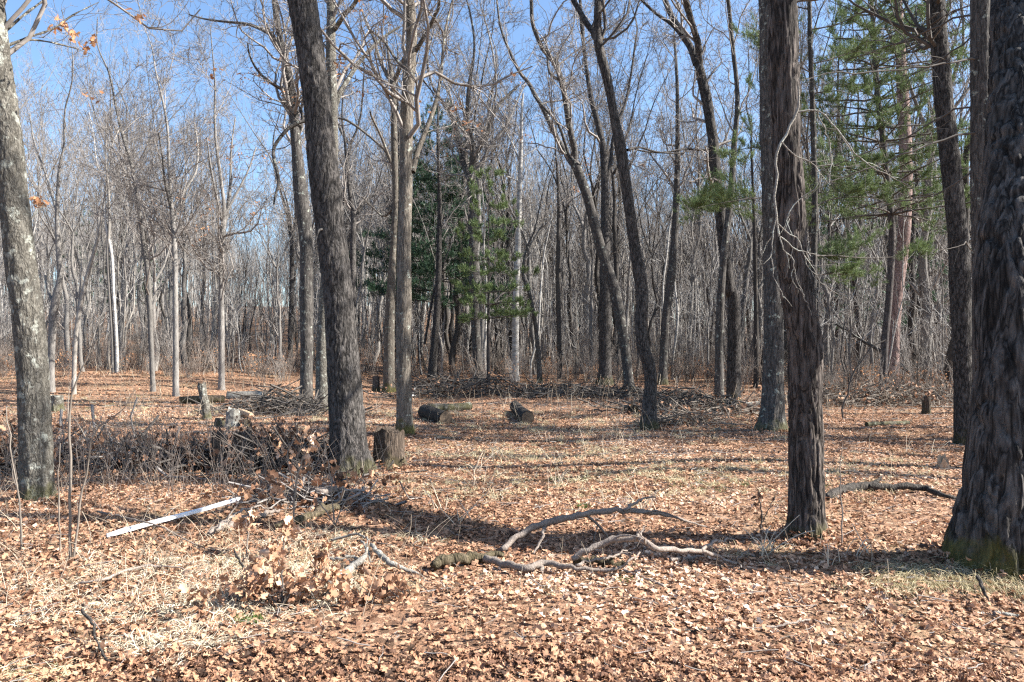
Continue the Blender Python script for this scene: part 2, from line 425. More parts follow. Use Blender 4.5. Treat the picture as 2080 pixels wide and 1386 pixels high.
def add_leaves(mb, P, size, tint, tilt=.45, tmpl='lo', curl=.5):
    V0, T0 = LEAF_T[tmpl]; n = len(P); v = len(V0)
    X = np.broadcast_to(V0, (n, v, 3)).copy()
    X[..., 1] -= .5
    X[..., 0] *= rng.uniform(.75, 1.35, n)[:, None]
    cu = rng.normal(0, curl, n)[:, None]; cv = rng.normal(0, curl, n)[:, None]
    X[..., 2] = cu * X[..., 0] ** 2 * 2.2 + cv * X[..., 1] ** 2 + .25 * np.abs(X[..., 0]) * rng.normal(.3, .6, n)[:, None] + rng.normal(0, .035, (n, v)) * (tmpl != 'lo')
    X[..., 0] += X[..., 1] ** 2 * rng.normal(0, .25, n)[:, None]
    X *= np.asarray(size).reshape(-1, 1, 1)
    ya = rng.uniform(0, 2 * pi, n); p = rng.normal(0, tilt, n); r = rng.normal(0, tilt, n)
    def rot(X, a, i, j):
        c, s = np.cos(a)[:, None], np.sin(a)[:, None]; A = X[..., i].copy(); B = X[..., j].copy()
        X[..., i] = c * A - s * B; X[..., j] = s * A + c * B
    rot(X, p, 1, 2); rot(X, r, 0, 2); rot(X, ya, 0, 1)
    X += P[:, None]
    T = (np.arange(n) * v)[:, None, None] + T0[None]
    mb.add(X, tris=T, tint=np.repeat(tint, v))
def crown_arrays(P, R, dens=1.0, t0=0., levels=3, l1=(.4, 3.0), up=.12, wob=.27, rmin=.004, ang=(.5, 1.15)):
    "limbs, branches and twigs off stems P,R resampled to 12 rows"
    a = spawn(P, R, 1.5 * dens, t0, .99, ang, l1[0], 8, up, wob, .43, .3, .8, l1[1], rmin)
    out = [(a, 4)]
    b = spawn(*a, 3.1 * dens, .12, 1, (.5, 1.1), .5, 6, up * .7, wob * 1.2, .6, .35, .35, 1.8, rmin)
    out.append((b, 3))
    if levels > 1:
        c = spawn(*b, 5.0 * dens, .1, 1, (.4, 1.1), .5, 4, up * .6, wob * 1.4, .7, .5, .2, .95, rmin * .9); out.append((c, 3))
    if levels > 2:
        d = spawn(*c, 6.0 * dens, .05, 1, (.35, 1.0), .6, 2, .04, wob, .8, .6, .1, .4, rmin * .75); out.append((d, 3))
    return out
def resample_stem(P4, z0, k=12):
    P4 = np.asarray(P4); m = P4[:, 2] >= z0
    if m.sum() < 2: return None
    Q = P4[m]; u = np.linspace(0, len(Q) - 1, k); i = np.arange(len(Q))
    return np.stack([np.interp(u, i, Q[:, c]) for c in range(4)], 1)
def oak(label, trace, H=17, mat=OAK_GREY, S=24, step=.12, amp=.01, flare=.35, limbs=(), lean=0., crown_y=None, dens=1., levels=3, leanq=0., warp=3.2,
        name="oak_tree", cat="tree", twig=TWIG, D=None, group=None, leaves=0, l1=(.4, 3.), rmin=None, zfine=99., fh=26., fv=6., leafzone=None, sunk=.25, extra=None):
    g = G(trace[0][0], trace[0][1]) if D is None else W(trace[0][0], trace[0][1], D)
    D = g[1]
    seed = (trace[0][0] * 7.13) % 97
    pts = []
    for px, py, w in trace:
        d_ = D
        for _ in range(3): p = W(px, py, d_); z = max(0., p[2] - g[2]); d_ = D + lean * z + leanq * z * z
        pts.append([*W(px, py, d_), w / 2 / F * d_ / math.hypot(1, (px - CX) / F)])
    pts.insert(0, [pts[0][0], pts[0][1], pts[0][2] - sunk, pts[0][3] * 1.05])
    full = extend(pts, H)
    root = empty(name, (g[0], g[1], g[2])); tag(root, label, cat, group)
    mb = MB(); P = trunk_mesh(mb, np.array(full), S, step, amp, flare, seed, fh, fv, zfine, warp=warp)
    mb.build("trunk", mat, root, g)
    stems = []
    zc = W(0, crown_y, D)[2] if crown_y is not None else pts[-1][2]
    q = resample_stem(P, zc)
    if q is not None: stems.append(q)
    for lb in limbs:
        opt = lb[-1] if isinstance(lb[-1], dict) else {}
        tr = [t for t in lb if not isinstance(t, dict)]
        dd = opt.get('dd', rng.uniform(-1.2, 1.2)); n = len(tr)
        lp = [[*(W(t[0], t[1], D + lean * (W(0, t[1], D)[2] - g[2]) + dd * k / max(1, n - 1))), t[2] / 2 / F * D / math.hypot(1, (t[0] - CX) / F)] for k, t in enumerate(tr)]
        if opt.get('ext'): lp = extend(lp, opt['ext'], .02)
        mb = MB(); LP = trunk_mesh(mb, np.array(lp), max(6, S // 2), max(step * 1.5, .06), amp * .5, 0., seed + 3, fh, fv)
        lo = mb.build(opt.get('name', "limb"), mat if not opt.get('dead') else DEADWOOD, root, g)
        if opt.get('twigs', True): stems.append(resample_stem(LP, -99))
    stems = [s for s in stems if s is not None]
    rm = rmin or max(.0035, D * .0003)
    if stems:
        A = np.array(stems); SP, SR = A[..., :3], A[..., 3]
        mb = MB(); lv = crown_arrays(SP, SR, dens, 0.02, levels, l1, rmin=rm)
        for (p, r), s in lv: mb.tubes(p, r, s)
        if mb.n:
            tag(mb.build("crown", twig, root, g), kind=None)
        if leaves:
            lp = lv[-2][0][0][:, -1]
            if leafzone: lp = lp[(lp[:, 2] > leafzone[0]) & (lp[:, 2] < leafzone[1])]
            if len(lp):
                k = rng.choice(len(lp), min(leaves, len(lp)), replace=False)
                mb = MB(); leafcloud(lp[k], .075, 6, .07, mb, 'mid'); mb.build("dead_leaves", LEAF_HANG, root, g)
    if extra: extra(root, g, D)
    return root
def needles(mb, P, Dr, n, ln, wd, tint=(0, 1), spread=.55, mat=1):
    if len(P) == 0: return
    P = np.repeat(P, n, 0); Dr = np.repeat(Dr, n, 0); m = len(P)
    P = P + Dr * rng.uniform(-.5, .5, (m, 1)) * ln
    d = nrm(Dr + rng.normal(size=(m, 3)) * spread); s = nrm(np.cross(d, rng.normal(size=(m, 3)))) * (wd / 2)
    tip = P + d * (ln * rng.uniform(.7, 1.15, (m, 1)))
    V = np.stack([P - s, P + s, tip], 1)
    mb.add(V, tris=np.arange(m * 3).reshape(-1, 3), tint=np.repeat(rng.uniform(*tint, m), 3), mat=mat)
def bough_mesh(mb, P, R, dens=1., ln=.1, wd=.006, nt=22, tint=(0, 1), t0=.25, side=.4):
    "a pine bough: side shoots with needle tufts; P (N,K,3)"
    mb.tubes(P, R, 4)
    a = spawn(P, R, 4.5 * dens, t0, 1., (.6, 1.1), side, 5, .06, .12, .6, .4, .25, 1.1, .004, flat=.75)
    mb.tubes(*a, 3)
    b = spawn(*a, 7.5 * dens, .15, 1., (.4, .9), .5, 3, .1, .12, .7, .6, .12, .4, .003, flat=.5)
    mb.tubes(*b, 3)
    pts = np.concatenate([a[0][:, -1], a[0][:, -2], b[0][:, -1], b[0][:, 1]])
    dr = nrm(np.concatenate([a[0][:, -1] - a[0][:, -2]] * 2 + [b[0][:, -1] - b[0][:, -2]] * 2) + np.array([0, 0, .15]))
    needles(mb, pts, dr, max(6, int(nt * .68)), ln, wd, tint, spread=.75)
def pine(label, base, H, r0, z0, prof, whorl=.55, nb=5, mat=PINE_BARK, ndl=NEEDLE, lean=(0, 0), name="pine_tree", group=None,
         dens=.7, ln=.14, wd=.014, nt=16, S=12, az=None, shadeonly=False, parts=False, S_amp=0., tint=(0, 1), trunkpts=None):
    root = empty(name, base); tag(root, label, "pine tree", group)
    zs = np.linspace(-.3, H, 14)
    if trunkpts is None:
        pts = np.stack([base[0] + lean[0] * zs, base[1] + lean[1] * zs, base[2] + zs, np.maximum(r0 * (1 - zs / H) ** .8 if False else r0 * (1 - np.clip(zs, 0, H) / (H * 1.02)), .02)], 1)
    else: pts = np.array(trunkpts)
    mb = MB(); P = trunk_mesh(mb, pts, S, .25 if S < 20 else .06, S_amp, .3, base[0]); mb.build("trunk", mat, root, base)
    mb = MB(); BP, BR = [], []
    z = z0
    while z < H - .3:
        f = (z - z0) / (H - z0); L = prof(f)
        c = np.array([np.interp(z + base[2], P[:, 2], P[:, k]) for k in range(4)])
        a0 = rng.uniform(0, 2 * pi)
        for k in range(nb):
            a = a0 + k * 2 * pi / nb + rng.normal(0, .2) if az is None else rng.uniform(*az)
            l = L * rng.uniform(.65, 1.15); t = np.linspace(0, 1, 7)
            el = .25 * f + .12 + rng.normal(0, .08)
            q = np.stack([c[0] + np.cos(a) * l * t, c[1] + np.sin(a) * l * t, c[2] + l * (el * t - .25 * t ** 2 + .2 * t ** 3) + rng.normal(0, .02, 7)], 1)
            BP.append(q); BR.append(np.linspace(min(.035, c[3] * .5), .006, 7))
        z += whorl * rng.uniform(.7, 1.3)
    BP, BR = np.array(BP), np.array(BR)
    bough_mesh(mb, BP, BR, dens, ln, wd, nt, tint)
    mb.build("crown", [TWIG_DARK, ndl], root, base)
    return root, P

# ------------------------------------------------------------------ the trees one can name
def orange_tuft(root, g, D):
    mb = MB()
    for px, py, n in ((80, 412, 12), (150, 72, 8), (132, 50, 6), (170, 96, 4), (193, 85, 3)): leafcloud(W(px, py, D + .5)[None], .085, n, .028, mb, 'hi', (.3, 1))
    mb.build("dead_leaves", LEAF_HANG, root, g)
oak("pale lichen-speckled oak trunk at far left edge, lit by the sun", 
    [(76, 1020, 80), (74, 980, 72), (73, 900, 68), (70, 820, 66), (66, 740, 66), (58, 650, 67), (48, 580, 66), (40, 520, 64), (33, 450, 63), (24, 380, 62), (19, 300, 58), (8, 200, 54), (-4, 100, 50), (-12, 0, 46)],
    H=13, mat=OAK_LICHEN, S=100, step=.03, amp=.012, fh=22, fv=9, zfine=5.6, twig=TWIG, levels=3, dens=.9, crown_y=150, l1=(.5, 2.6),
    limbs=[[(2, 70, 8), (60, 22, 6), (110, -10, 5), (170, -30, 3), {'dd': .6}], [(4, 98, 8), (60, 75, 6), (105, 60, 5), (150, 30, 4), (200, 5, 2), {'dd': .8}],
           [(6, 112, 7), (60, 82, 5), (140, 95, 4), (185, 110, 2), {'dd': 1.}], [(50, 460, 4), (72, 434, 3), (90, 415, 2), {'dd': .3, 'name': 'shoot'}]], leaves=9, leafzone=(3.6, 5.2), extra=orange_tuft)
oak("thick dark furrowed oak leaning left, jagged stump at its foot",
    [(716, 962, 86), (712, 930, 78), (708, 900, 73), (701, 800, 69), (694, 700, 64), (686, 600, 60), (675, 500, 60), (663, 400, 61), (652, 300, 60), (643, 200, 57), (629, 100, 56), (613, 0, 60), (606, -60, 58)],
    H=15, mat=OAK_DARK, S=104, step=.028, amp=.014, zfine=6.3, levels=2, twig=TWIG_DARK,
    limbs=[[(650, 530, 7), (658, 480, 7), (650, 465, 5), (640, 490, 3), {'dd': -.3, 'name': 'snag', 'twigs': False}]])
def hanging(root, g, D):
    "the lichened dead branch drooping down the trunk"
    mb = MB(); dd = D - .33
    m = [(1622, 178, 5), (1620, 210, 6), (1623, 228, 8), (1606, 250, 7), (1592, 285, 7), (1582, 300, 7), (1578, 340, 7), (1577, 380, 7), (1574, 410, 6), (1577, 440, 6), (1585, 480, 5)]
    pt = lambda L, e=0.: [[*W(x, y, dd + e), w / 2 / F * D] for x, y, w in L]
    B = pt(m); sec = [pt(L, e) for L, e in (
        ([(1623, 228, 6), (1660, 225, 4), (1690, 250, 4), (1720, 290, 4), (1745, 320, 3), (1790, 350, 3), (1850, 380, 2)], .1),
        ([(1660, 225, 4), (1675, 265, 3), (1688, 300, 3), (1688, 330, 3), (1682, 370, 2)], .15),
        ([(1592, 288, 4), (1606, 310, 3), (1635, 325, 3), (1662, 345, 3), (1655, 385, 3), (1625, 400, 3), (1605, 430, 3), (1603, 460, 2), (1612, 480, 2)], -.05),
        ([(1577, 440, 4), (1570, 470, 3), (1568, 520, 3), (1575, 570, 2), (1592, 603, 2)], 0.),
        ([(1585, 480, 4), (1592, 510, 3), (1608, 525, 3), (1615, 560, 2), (1640, 615, 2)], 0.),
        ([(1582, 455, 4), (1600, 475, 3), (1625, 490, 3), (1640, 540, 2), (1685, 590, 2), (1730, 605, 1.5)], -.1),
        ([(1585, 480, 4), (1620, 510, 3), (1660, 515, 2), (1690, 530, 2), (1740, 535, 1.5)], .1),
        ([(1640, 515, 3), (1660, 550, 2), (1700, 590, 2), (1730, 600, 1.5)], .1),
        ([(1610, 545, 2), (1612, 575, 2), (1632, 600, 1.6), (1650, 640, 1.5)], 0.))]
    for q in [B] + sec:
        C, _ = spline(np.array(q), 16); C[:, :3] += rng.normal(0, .006, (16, 3)); mb.tubes(C[:, :3], C[:, 3] * .72, 7)
    S_ = np.stack([spline(np.array(q), 10)[0] for q in sec])
    t1 = spawn(S_[..., :3], S_[..., 3], 5, .2, 1, (.4, 1.), .3, 5, -.15, .2, .7, .4, .1, .5, .0018); mb.tubes(*t1, 3)
    mb.build("dead_branch", LICHENWOOD, root, g)
oak("reddish-brown oak with a drooping dead branch, nearest the fallen limb",
    [(1636, 1092, 82), (1638, 1060, 74), (1638, 1000, 71), (1637, 900, 68), (1635, 800, 66), (1635, 740, 69), (1634, 700, 70), (1627, 650, 69), (1618, 600, 66), (1612, 560, 64), (1606, 500, 62), (1604, 400, 61), (1597, 300, 56), (1595, 200, 58), (1591, 100, 60), (1590, 0, 58), (1588, -60, 56)],
    H=14, mat=OAK_RED, S=116, step=.024, amp=.022, fh=24, fv=5, zfine=5.2, levels=2, lean=.0, twig=TWIG_DARK, flare=.55, extra=hanging, crown_y=60, l1=(.35, 2.2))
oak("massive mossy-footed oak at far right edge of the clearing",
    [(2032, 1142, 244), (2034, 1080, 216), (2038, 1040, 196), (2043, 1000, 184), (2052, 900, 174), (2061, 800, 168), (2063, 700, 166), (2059, 600, 166), (2061, 500, 162), (2069, 400, 158), (2077, 300, 154), (2083, 200, 150), (2084, 100, 146), (2085, 0, 144), (2085, -60, 142)],
    H=14, mat=OAK_BIG, S=190, step=.026, amp=.045, fh=15, fv=1.9, zfine=4.9, levels=2, twig=TWIG_DARK, flare=.12, warp=1.7, leanq=.06, dens=.5)
oak("straight tan oak in the middle with a sunlit mossy base",
    [(824, 884, 38), (822, 860, 34), (821, 800, 31), (820, 700, 31), (821, 600, 31), (821, 500, 28), (824, 400, 27), (825, 300, 26), (828, 200, 26), (832, 130, 26), (836, 90, 22), (835, 50, 22), (831, 0, 22), (830, -50, 20)],
    H=13, mat=OAK_TAN, S=64, step=.035, amp=.008, fh=30, zfine=8, dens=1.05, crown_y=300,
    limbs=[[(838, 350, 12), (848, 310, 11), (864, 268, 10), (880, 225, 9), (889, 192, 8), (896, 150, 7), (899, 111, 6), (905, 60, 5), {'dd': 1.2, 'ext': 9}],
           [(843, 105, 10), (856, 85, 9), (870, 60, 8), (884, 30, 7), (892, 0, 6), {'dd': -.5, 'ext': 9}],
           [(828, 150, 8), (800, 115, 6), (780, 85, 5), (750, 60, 4), {'dd': .8}]], leaves=16, leafzone=(4.5, 7))
oak("grey oak just behind and left of the tan oak, forked high up",
    [(790, 797, 27), (790, 780, 24), (790, 700, 22), (794, 600, 18), (799, 500, 13), (803, 400, 12), (801, 300, 13), (799, 200, 12), (797, 165, 11)],
    H=12, mat=OAK_TAN, S=28, step=.1, amp=.008, dens=1.1, crown_y=240,
    limbs=[[(797, 170, 10), (780, 140, 8), (768, 112, 7), (760, 80, 6), (745, 50, 5), (735, 20, 4), {'dd': 1., 'ext': 13}], [(798, 168, 9), (812, 140, 8), (822, 115, 7), (840, 90, 6), (846, 60, 4), {'dd': -1.2}],
           [(801, 350, 8), (785, 310, 6), (765, 290, 5), (735, 265, 5), (705, 245, 5), (685, 240, 4), {'dd': 1.}], [(798, 340, 6), (775, 280, 5), (756, 240, 4), (752, 228, 4), {'dd': -1.}],
           [(801, 420, 5), (780, 440, 4), (755, 420, 3), (735, 400, 3), {'dd': .5}]])
oak("tall grey oak left of the leaning dark oak, with a long limb to the left",
    [(623, 828, 30), (622, 800, 27), (623, 700, 26), (622, 600, 28), (622, 500, 28), (611, 400, 30), (602, 300, 22), (593, 200, 20), (585, 150, 18), (573, 100, 14), (557, 0, 12)],
    H=14, mat=OAK_GREY, S=40, step=.06, amp=.009, zfine=10, dens=1.1, crown_y=330,
    limbs=[[(576, 115, 9), (560, 80, 9), (535, 62, 8), (505, 50, 7), (475, 46, 6), (444, 43, 5), (412, 38, 4), (384, 30, 3), {'dd': 1.5}],
           [(590, 195, 8), (576, 184, 7), (550, 168, 6), (525, 146, 5), (508, 115, 4), (503, 88, 3), {'dd': -.8}],
           [(600, 300, 7), (614, 240, 6), (603, 205, 5), (592, 200, 4), {'dd': .3}],
           [(628, 245, 5), (605, 250, 7), (585, 262, 7), (562, 290, 7), (555, 312, 7), (562, 345, 7), (566, 370, 6), (560, 395, 5), (556, 415, 4), {'dd': -.8, 'name': 'broken_limb', 'twigs': False}]], leaves=26, leafzone=(5, 9))
oak("pale-footed oak close behind the leaning dark oak",
    [(654, 834, 32), (654, 800, 28), (655, 700, 25), (660, 600, 24), (668, 500, 24), (674, 400, 23), (676, 300, 22), (675, 200, 21), (672, 100, 20), (673, 0, 17)],
    H=15, mat=OAK_LICHEN, S=30, step=.1, amp=.008, dens=1.1, crown_y=250,
    limbs=[[(676, 240, 12), (688, 195, 11), (705, 165, 10), (722, 138, 9), (745, 108, 8), (765, 88, 7), (790, 68, 6), (812, 55, 5), {'dd': 1.}], [(680, 60, 10), (700, 30, 9), (722, 5, 8), {'dd': -1., 'ext': 13}]])
oak("mid-distance grey tree with a high Y fork, before the green pines",
    [(973, 778, 25), (971, 760, 20), (968, 700, 18), (963, 600, 19), (961, 500, 18), (958, 400, 18), (957, 360, 18)],
    H=1, mat=OAK_GREY, S=24, step=.12, amp=.01, D=31.5, dens=1.05, crown_y=340, 
    limbs=[[(956, 372, 14), (949, 353, 12), (939, 323, 12), (929, 273, 11), (914, 227, 9), (894, 202, 7), (875, 165, 5), (868, 120, 4), {'dd': 1.5, 'ext': 17}],
           [(958, 375, 14), (959, 345, 14), (961, 313, 13), (955, 273, 11), (949, 237, 9), (954, 167, 7), (963, 110, 5), {'dd': -1.5, 'ext': 17}],
           [(961, 318, 10), (975, 300, 10), (990, 270, 9), (1005, 227, 8), (1020, 205, 7), (1036, 190, 6), (1055, 172, 4), {'dd': 1.}]])
oak("curved oak splitting into two long stems, right of the birch",
    [(1279, 797, 26), (1276, 765, 20), (1268, 700, 21), (1250, 600, 23), (1232, 540, 22), (1219, 500, 21), (1206, 450, 20), (1193, 400, 19), (1175, 350, 19), (1164, 325, 18)],
    H=1, mat=OAK_GREY, S=30, step=.1, amp=.009, dens=1.1, crown_y=420,
    limbs=[[(1164, 335, 12), (1156, 325, 11), (1143, 300, 11), (1130, 277, 11), (1100, 216, 9), (1085, 190, 9), (1074, 169, 8), (1056, 147, 7), (1035, 104, 6), (1017, 56, 5), (1009, 0, 4), {'dd': 1.5, 'ext': 14}],
           [(1166, 335, 13), (1167, 305, 13), (1160, 275, 12), (1154, 242, 12), (1147, 195, 11), (1140, 165, 11), (1130, 134, 11), (1112, 110, 10), (1100, 95, 9), (1082, 48, 8), (1079, 0, 7), {'dd': -1.2, 'ext': 14}],
           [(1130, 134, 7), (1128, 200, 1), {'dd': .2, 'twigs': False}] if False else [(1140, 165, 8), (1118, 150, 6), (1112, 120, 5), (1108, 70, 4), {'dd': .8, 'ext': 13}],
           [(1160, 330, 7), (1135, 255, 6), (1110, 225, 5), (1085, 195, 4), {'dd': .6}]], leaves=18, leafzone=(4, 7.5))
oak("stout grey trunk directly behind the curved forked oak",
    [(1228, 776, 30), (1229, 750, 25), (1229, 650, 24), (1229, 550, 22), (1229, 450, 18), (1228, 370, 15), (1224, 300, 13), (1214, 250, 12), (1201, 200, 10), (1190, 130, 8), (1182, 60, 7), (1178, 0, 6)],
    H=19, mat=OAK_DARK, S=24, step=.14, amp=.01, D=30, crown_y=330, dens=1.05, limbs=[[(1229, 375, 9), (1240, 330, 8), (1248, 270, 7), (1270, 210, 6), (1282, 150, 5), (1290, 90, 4), {'dd': 1.2, 'ext': 17}]], leaves=10, leafzone=(6, 10))
oak("slim near-black oak with a kinked trunk, standing alone right of centre",
    [(1319, 874, 38), (1318, 860, 34), (1319, 820, 28), (1322, 780, 25), (1319, 745, 25), (1309, 715, 25), (1303, 685, 24), (1301, 650, 24), (1305, 610, 26), (1301, 570, 26), (1289, 500, 24), (1275, 400, 22), (1260, 300, 23), (1250, 250, 19), (1241, 200, 17), (1231, 150, 19), (1220, 110, 19), (1214, 70, 17), (1215, 0, 15), (1216, -40, 14)],
    H=12, mat=OAK_DARK, S=64, step=.035, amp=.006, fh=30, zfine=8.5, twig=TWIG_DARK, crown_y=110, dens=1.0, flare=.3,
    limbs=[[(1216, 82, 12), (1205, 66, 12), (1190, 45, 12), (1177, 22, 11), (1165, 0, 11), (1155, -30, 10), {'dd': .6, 'ext': 10}],
           [(1274, 305, 6), (1300, 300, 4), (1330, 308, 4), (1370, 312, 3), (1400, 308, 2), {'dd': .8}]])
oak("forked grey oak right of the near-black kinked oak",
    [(1490, 820, 32), (1490, 800, 29), (1491, 700, 28), (1489, 600, 26), (1479, 600, 26), (1470, 500, 22), (1459, 400, 22), (1453, 350, 24), (1450, 300, 22), (1443, 250, 21), (1435, 200, 21), (1421, 150, 20), (1412, 115, 17)][:4] +
    [(1482, 590, 26), (1470, 500, 22), (1459, 400, 22), (1453, 350, 24), (1450, 300, 22), (1443, 250, 21), (1435, 200, 21), (1423, 150, 20), (1417, 125, 18)],
    H=1, mat=OAK_DARK, S=40, step=.07, amp=.008, dens=1.15, crown_y=420,
    limbs=[[(1415, 130, 15), (1402, 95, 14), (1388, 74, 14), (1375, 52, 13), (1362, 28, 12), (1350, 0, 11), {'dd': .8, 'ext': 12}], [(1421, 135, 14), (1418, 90, 14), (1408, 55, 13), (1398, 20, 13), (1391, -10, 12), {'dd': -.8, 'ext': 13}],
           [(1385, 72, 8), (1362, 48, 7), (1338, 32, 6), (1315, 12, 6), (1298, -6, 5), {'dd': .5, 'ext': 11}],
           [(1450, 300, 7), (1425, 305, 5), (1390, 303, 4), (1350, 310, 4), (1310, 308, 3), (1280, 300, 3), {'dd': -1.}]])
oak("narrower oak standing at the left shoulder of the forked grey oak",
    [(1461, 822, 24), (1461, 800, 20), (1461, 700, 17), (1464, 600, 16), (1472, 500, 14), (1484, 400, 12), (1491, 300, 12), (1498, 200, 10), (1489, 100, 9), (1479, 0, 8)],
    H=15, mat=OAK_GREY, S=28, step=.1, amp=.008, dens=1.1, crown_y=300)
oak("broad oak with flared roots half hidden by the reddish-brown oak",
    [(1566, 876, 58), (1568, 850, 50), (1570, 800, 45), (1571, 700, 42), (1570, 600, 39), (1568, 500, 37), (1566, 400, 37), (1564, 300, 38), (1564, 285, 42), (1562, 200, 37), (1561, 100, 37), (1559, 0, 37)],
    H=14, mat=OAK_GREY, S=80, step=.035, amp=.01, zfine=8, levels=3, flare=.5, crown_y=40, dens=.7)
oak("dark oak leaning slightly left, just left of the massive right-hand oak",
    [(1961, 905, 46), (1958, 850, 42), (1957, 780, 41), (1954, 700, 42), (1951, 600, 44), (1947, 500, 43), (1938, 400, 43), (1931, 330, 44), (1927, 300, 42), (1917, 200, 40), (1909, 100, 39), (1901, 0, 39)],
    H=14, mat=OAK_DARK, S=70, step=.04, amp=.01, zfine=8, levels=2, crown_y=120, twig=TWIG_DARK, l1=(.35, 2.2), dens=.8)
oak("dim mid-distance oak right of the near-black oak, leaning right",
    [(1346, 778, 20), (1347, 740, 17), (1352, 650, 17), (1361, 580, 18), (1369, 500, 15), (1374, 400, 13), (1376, 300, 10), (1376, 200, 8), (1373, 120, 6)],
    H=16, mat=OAK_GREY, S=20, step=.16, amp=.008, D=30, crown_y=400, dens=1.1)
oak("slim trunk rising between the leaning dark oak and the tan oak",
    [(717, 776, 15), (717, 700, 13), (717, 600, 13), (717, 500, 13), (718, 440, 11), (712, 400, 9), (705, 340, 7), (700, 280, 5)],
    H=13, mat=OAK_DARK, S=18, step=.16, amp=.006, D=29, crown_y=470, limbs=[[(719, 450, 8), (730, 425, 7), (745, 405, 5), (765, 395, 4), {'dd': .8}]])
oak("slender tree with a dark lower trunk and broad fork, right of the sky gap",
    [(588, 760, 12), (590, 700, 11), (592, 600, 10), (593, 500, 9), (590, 470, 8), (582, 430, 6), (570, 390, 5), (558, 350, 3)],
    H=14, mat=OAK_DARK, S=16, step=.2, amp=.006, D=33, crown_y=480, limbs=[[(593, 490, 7), (600, 450, 6), (602, 400, 5), (606, 350, 4), {'dd': 1.}]])
oak("slender tree with a leftward-slanting upper stem, third of the sunlit left-hand trunks",
    [(311, 795, 11), (309, 750, 11), (305, 650, 11), (301, 560, 11), (292, 500, 10), (283, 430, 9), (268, 340, 8), (248, 270, 7), (236, 220, 5), (222, 150, 4)],
    H=11, mat=SLIM_GREY, S=18, step=.2, amp=.006, crown_y=640, dens=1.1, limbs=[[(303, 620, 6), (320, 590, 5), (345, 560, 4), (358, 530, 4), {'dd': 1., 'twigs': False}]], name="slender_tree")
oak("tall many-forked tree with a blackened foot, left of the brush",
    [(357, 805, 14), (357, 760, 13), (357, 700, 12), (356, 600, 11), (355, 520, 11), (351, 450, 10), (347, 400, 8), (343, 330, 6), (340, 260, 5)],
    H=11, mat=SLIM_GREY, S=18, step=.2, amp=.006, crown_y=640, dens=1.15, name="slender_tree",
    limbs=[[(352, 455, 7), (362, 420, 6), (380, 380, 5), (398, 350, 5), (402, 300, 4), (395, 250, 3), {'dd': 1.2}], [(349, 430, 6), (335, 370, 5), (330, 320, 4), (322, 270, 3), {'dd': -1.}]])
oak("upright pale tree with clustered upper stems, by the grey log",
    [(450, 792, 15), (450, 750, 13), (450, 650, 12), (449, 550, 11), (452, 470, 12), (455, 420, 9), (448, 360, 7), (440, 300, 6), (436, 240, 5)],
    H=11, mat=SLIM_GREY, S=18, step=.2, amp=.006, crown_y=640, dens=1.15, name="slender_tree", leaves=26, leafzone=(2.5, 9),
    limbs=[[(452, 470, 9), (462, 430, 7), (468, 370, 6), (470, 300, 4), (478, 240, 3), {'dd': 1.2}], [(451, 450, 7), (440, 400, 5), (428, 340, 4), (420, 280, 3), {'dd': -1.}], [(455, 440, 6), (485, 385, 5), (505, 345, 4), (520, 300, 3), {'dd': .7}]])
for lab, x, yb, w, m, top in (("white-barked slim trunk, right one of the close sunlit pair", 239, 796, 8, BIRCH, 214), ("grey-tan slim trunk, left one of the close sunlit pair", 231, 797, 9, SLIM_PALE, 222)):
    oak(lab, [(x, yb, w), (x - 1, 740, w), (x - 3, 680, w * .9), (x - 8, 600, w * .85), (x - 12, 520, w * .8), (top, 450, w * .7), (top - 2, 380, w * .5)], H=9.5, mat=m, S=16, step=.25, amp=.003, D=27, crown_y=480, dens=.6, name="slender_tree")
oak("pale slender trunk leaning right, beside the lichened left-edge oak",
    [(150, 802, 11), (151, 740, 10), (154, 680, 10), (160, 640, 9), (172, 580, 9), (186, 530, 8), (197, 490, 7), (206, 440, 4)], H=7.5, mat=SLIM_PALE, S=16, step=.25, amp=.004, crown_y=560, dens=.6, name="slender_tree",
    limbs=[[(152, 700, 5), (165, 560, 4), (168, 500, 3), {'dd': .4}]])
oak("knobbly brownish-grey trunk just right of the lichened left-edge oak",
    [(103, 797, 18), (104, 740, 16), (106, 680, 16), (108, 640, 17), (115, 600, 18), (122, 560, 13), (118, 500, 11), (116, 430, 9), (120, 350, 7), (130, 290, 5)], H=10, mat=SLIM_GREY, S=22, step=.14, amp=.01, crown_y=420, dens=.8, name="slender_tree",
    limbs=[[(110, 620, 8), (98, 590, 7), (92, 560, 6), {'dd': .4, 'twigs': False}], [(118, 440, 6), (95, 360, 5), (70, 290, 4), (60, 230, 3), {'dd': 1.}]])
oak("white-topped birch rising alone between the pines and the curved oak",
    [(1047, 772, 15), (1047, 700, 14), (1048, 600, 13), (1052, 500, 12), (1055, 400, 10), (1057, 340, 9), (1059, 280, 7), (1060, 220, 5), (1063, 190, 3)],
    H=1, mat=BIRCH, S=18, step=.2, amp=.004, D=32, crown_y=430, dens=.5, name="birch_tree", cat="birch",
    limbs=[[(1056, 330, 4), (1040, 290, 3), (1020, 255, 2), {'dd': .5}], [(1056, 370, 4), (1030, 358, 2), {'dd': -.4, 'twigs': False}], [(1058, 320, 3), (1085, 305, 2), (1110, 285, 2), {'dd': .4}]])
oak("thin mossy-footed tree curving up to the left, right of the birch",
    [(1096, 774, 12), (1095, 740, 11), (1090, 680, 9), (1083, 630, 8), (1074, 590, 7), (1062, 560, 6), (1068, 510, 5), (1085, 470, 3)], H=9, mat=OAK_GREY, S=14, step=.25, amp=.005, D=30.5, crown_y=600, dens=.8, name="slender_tree")
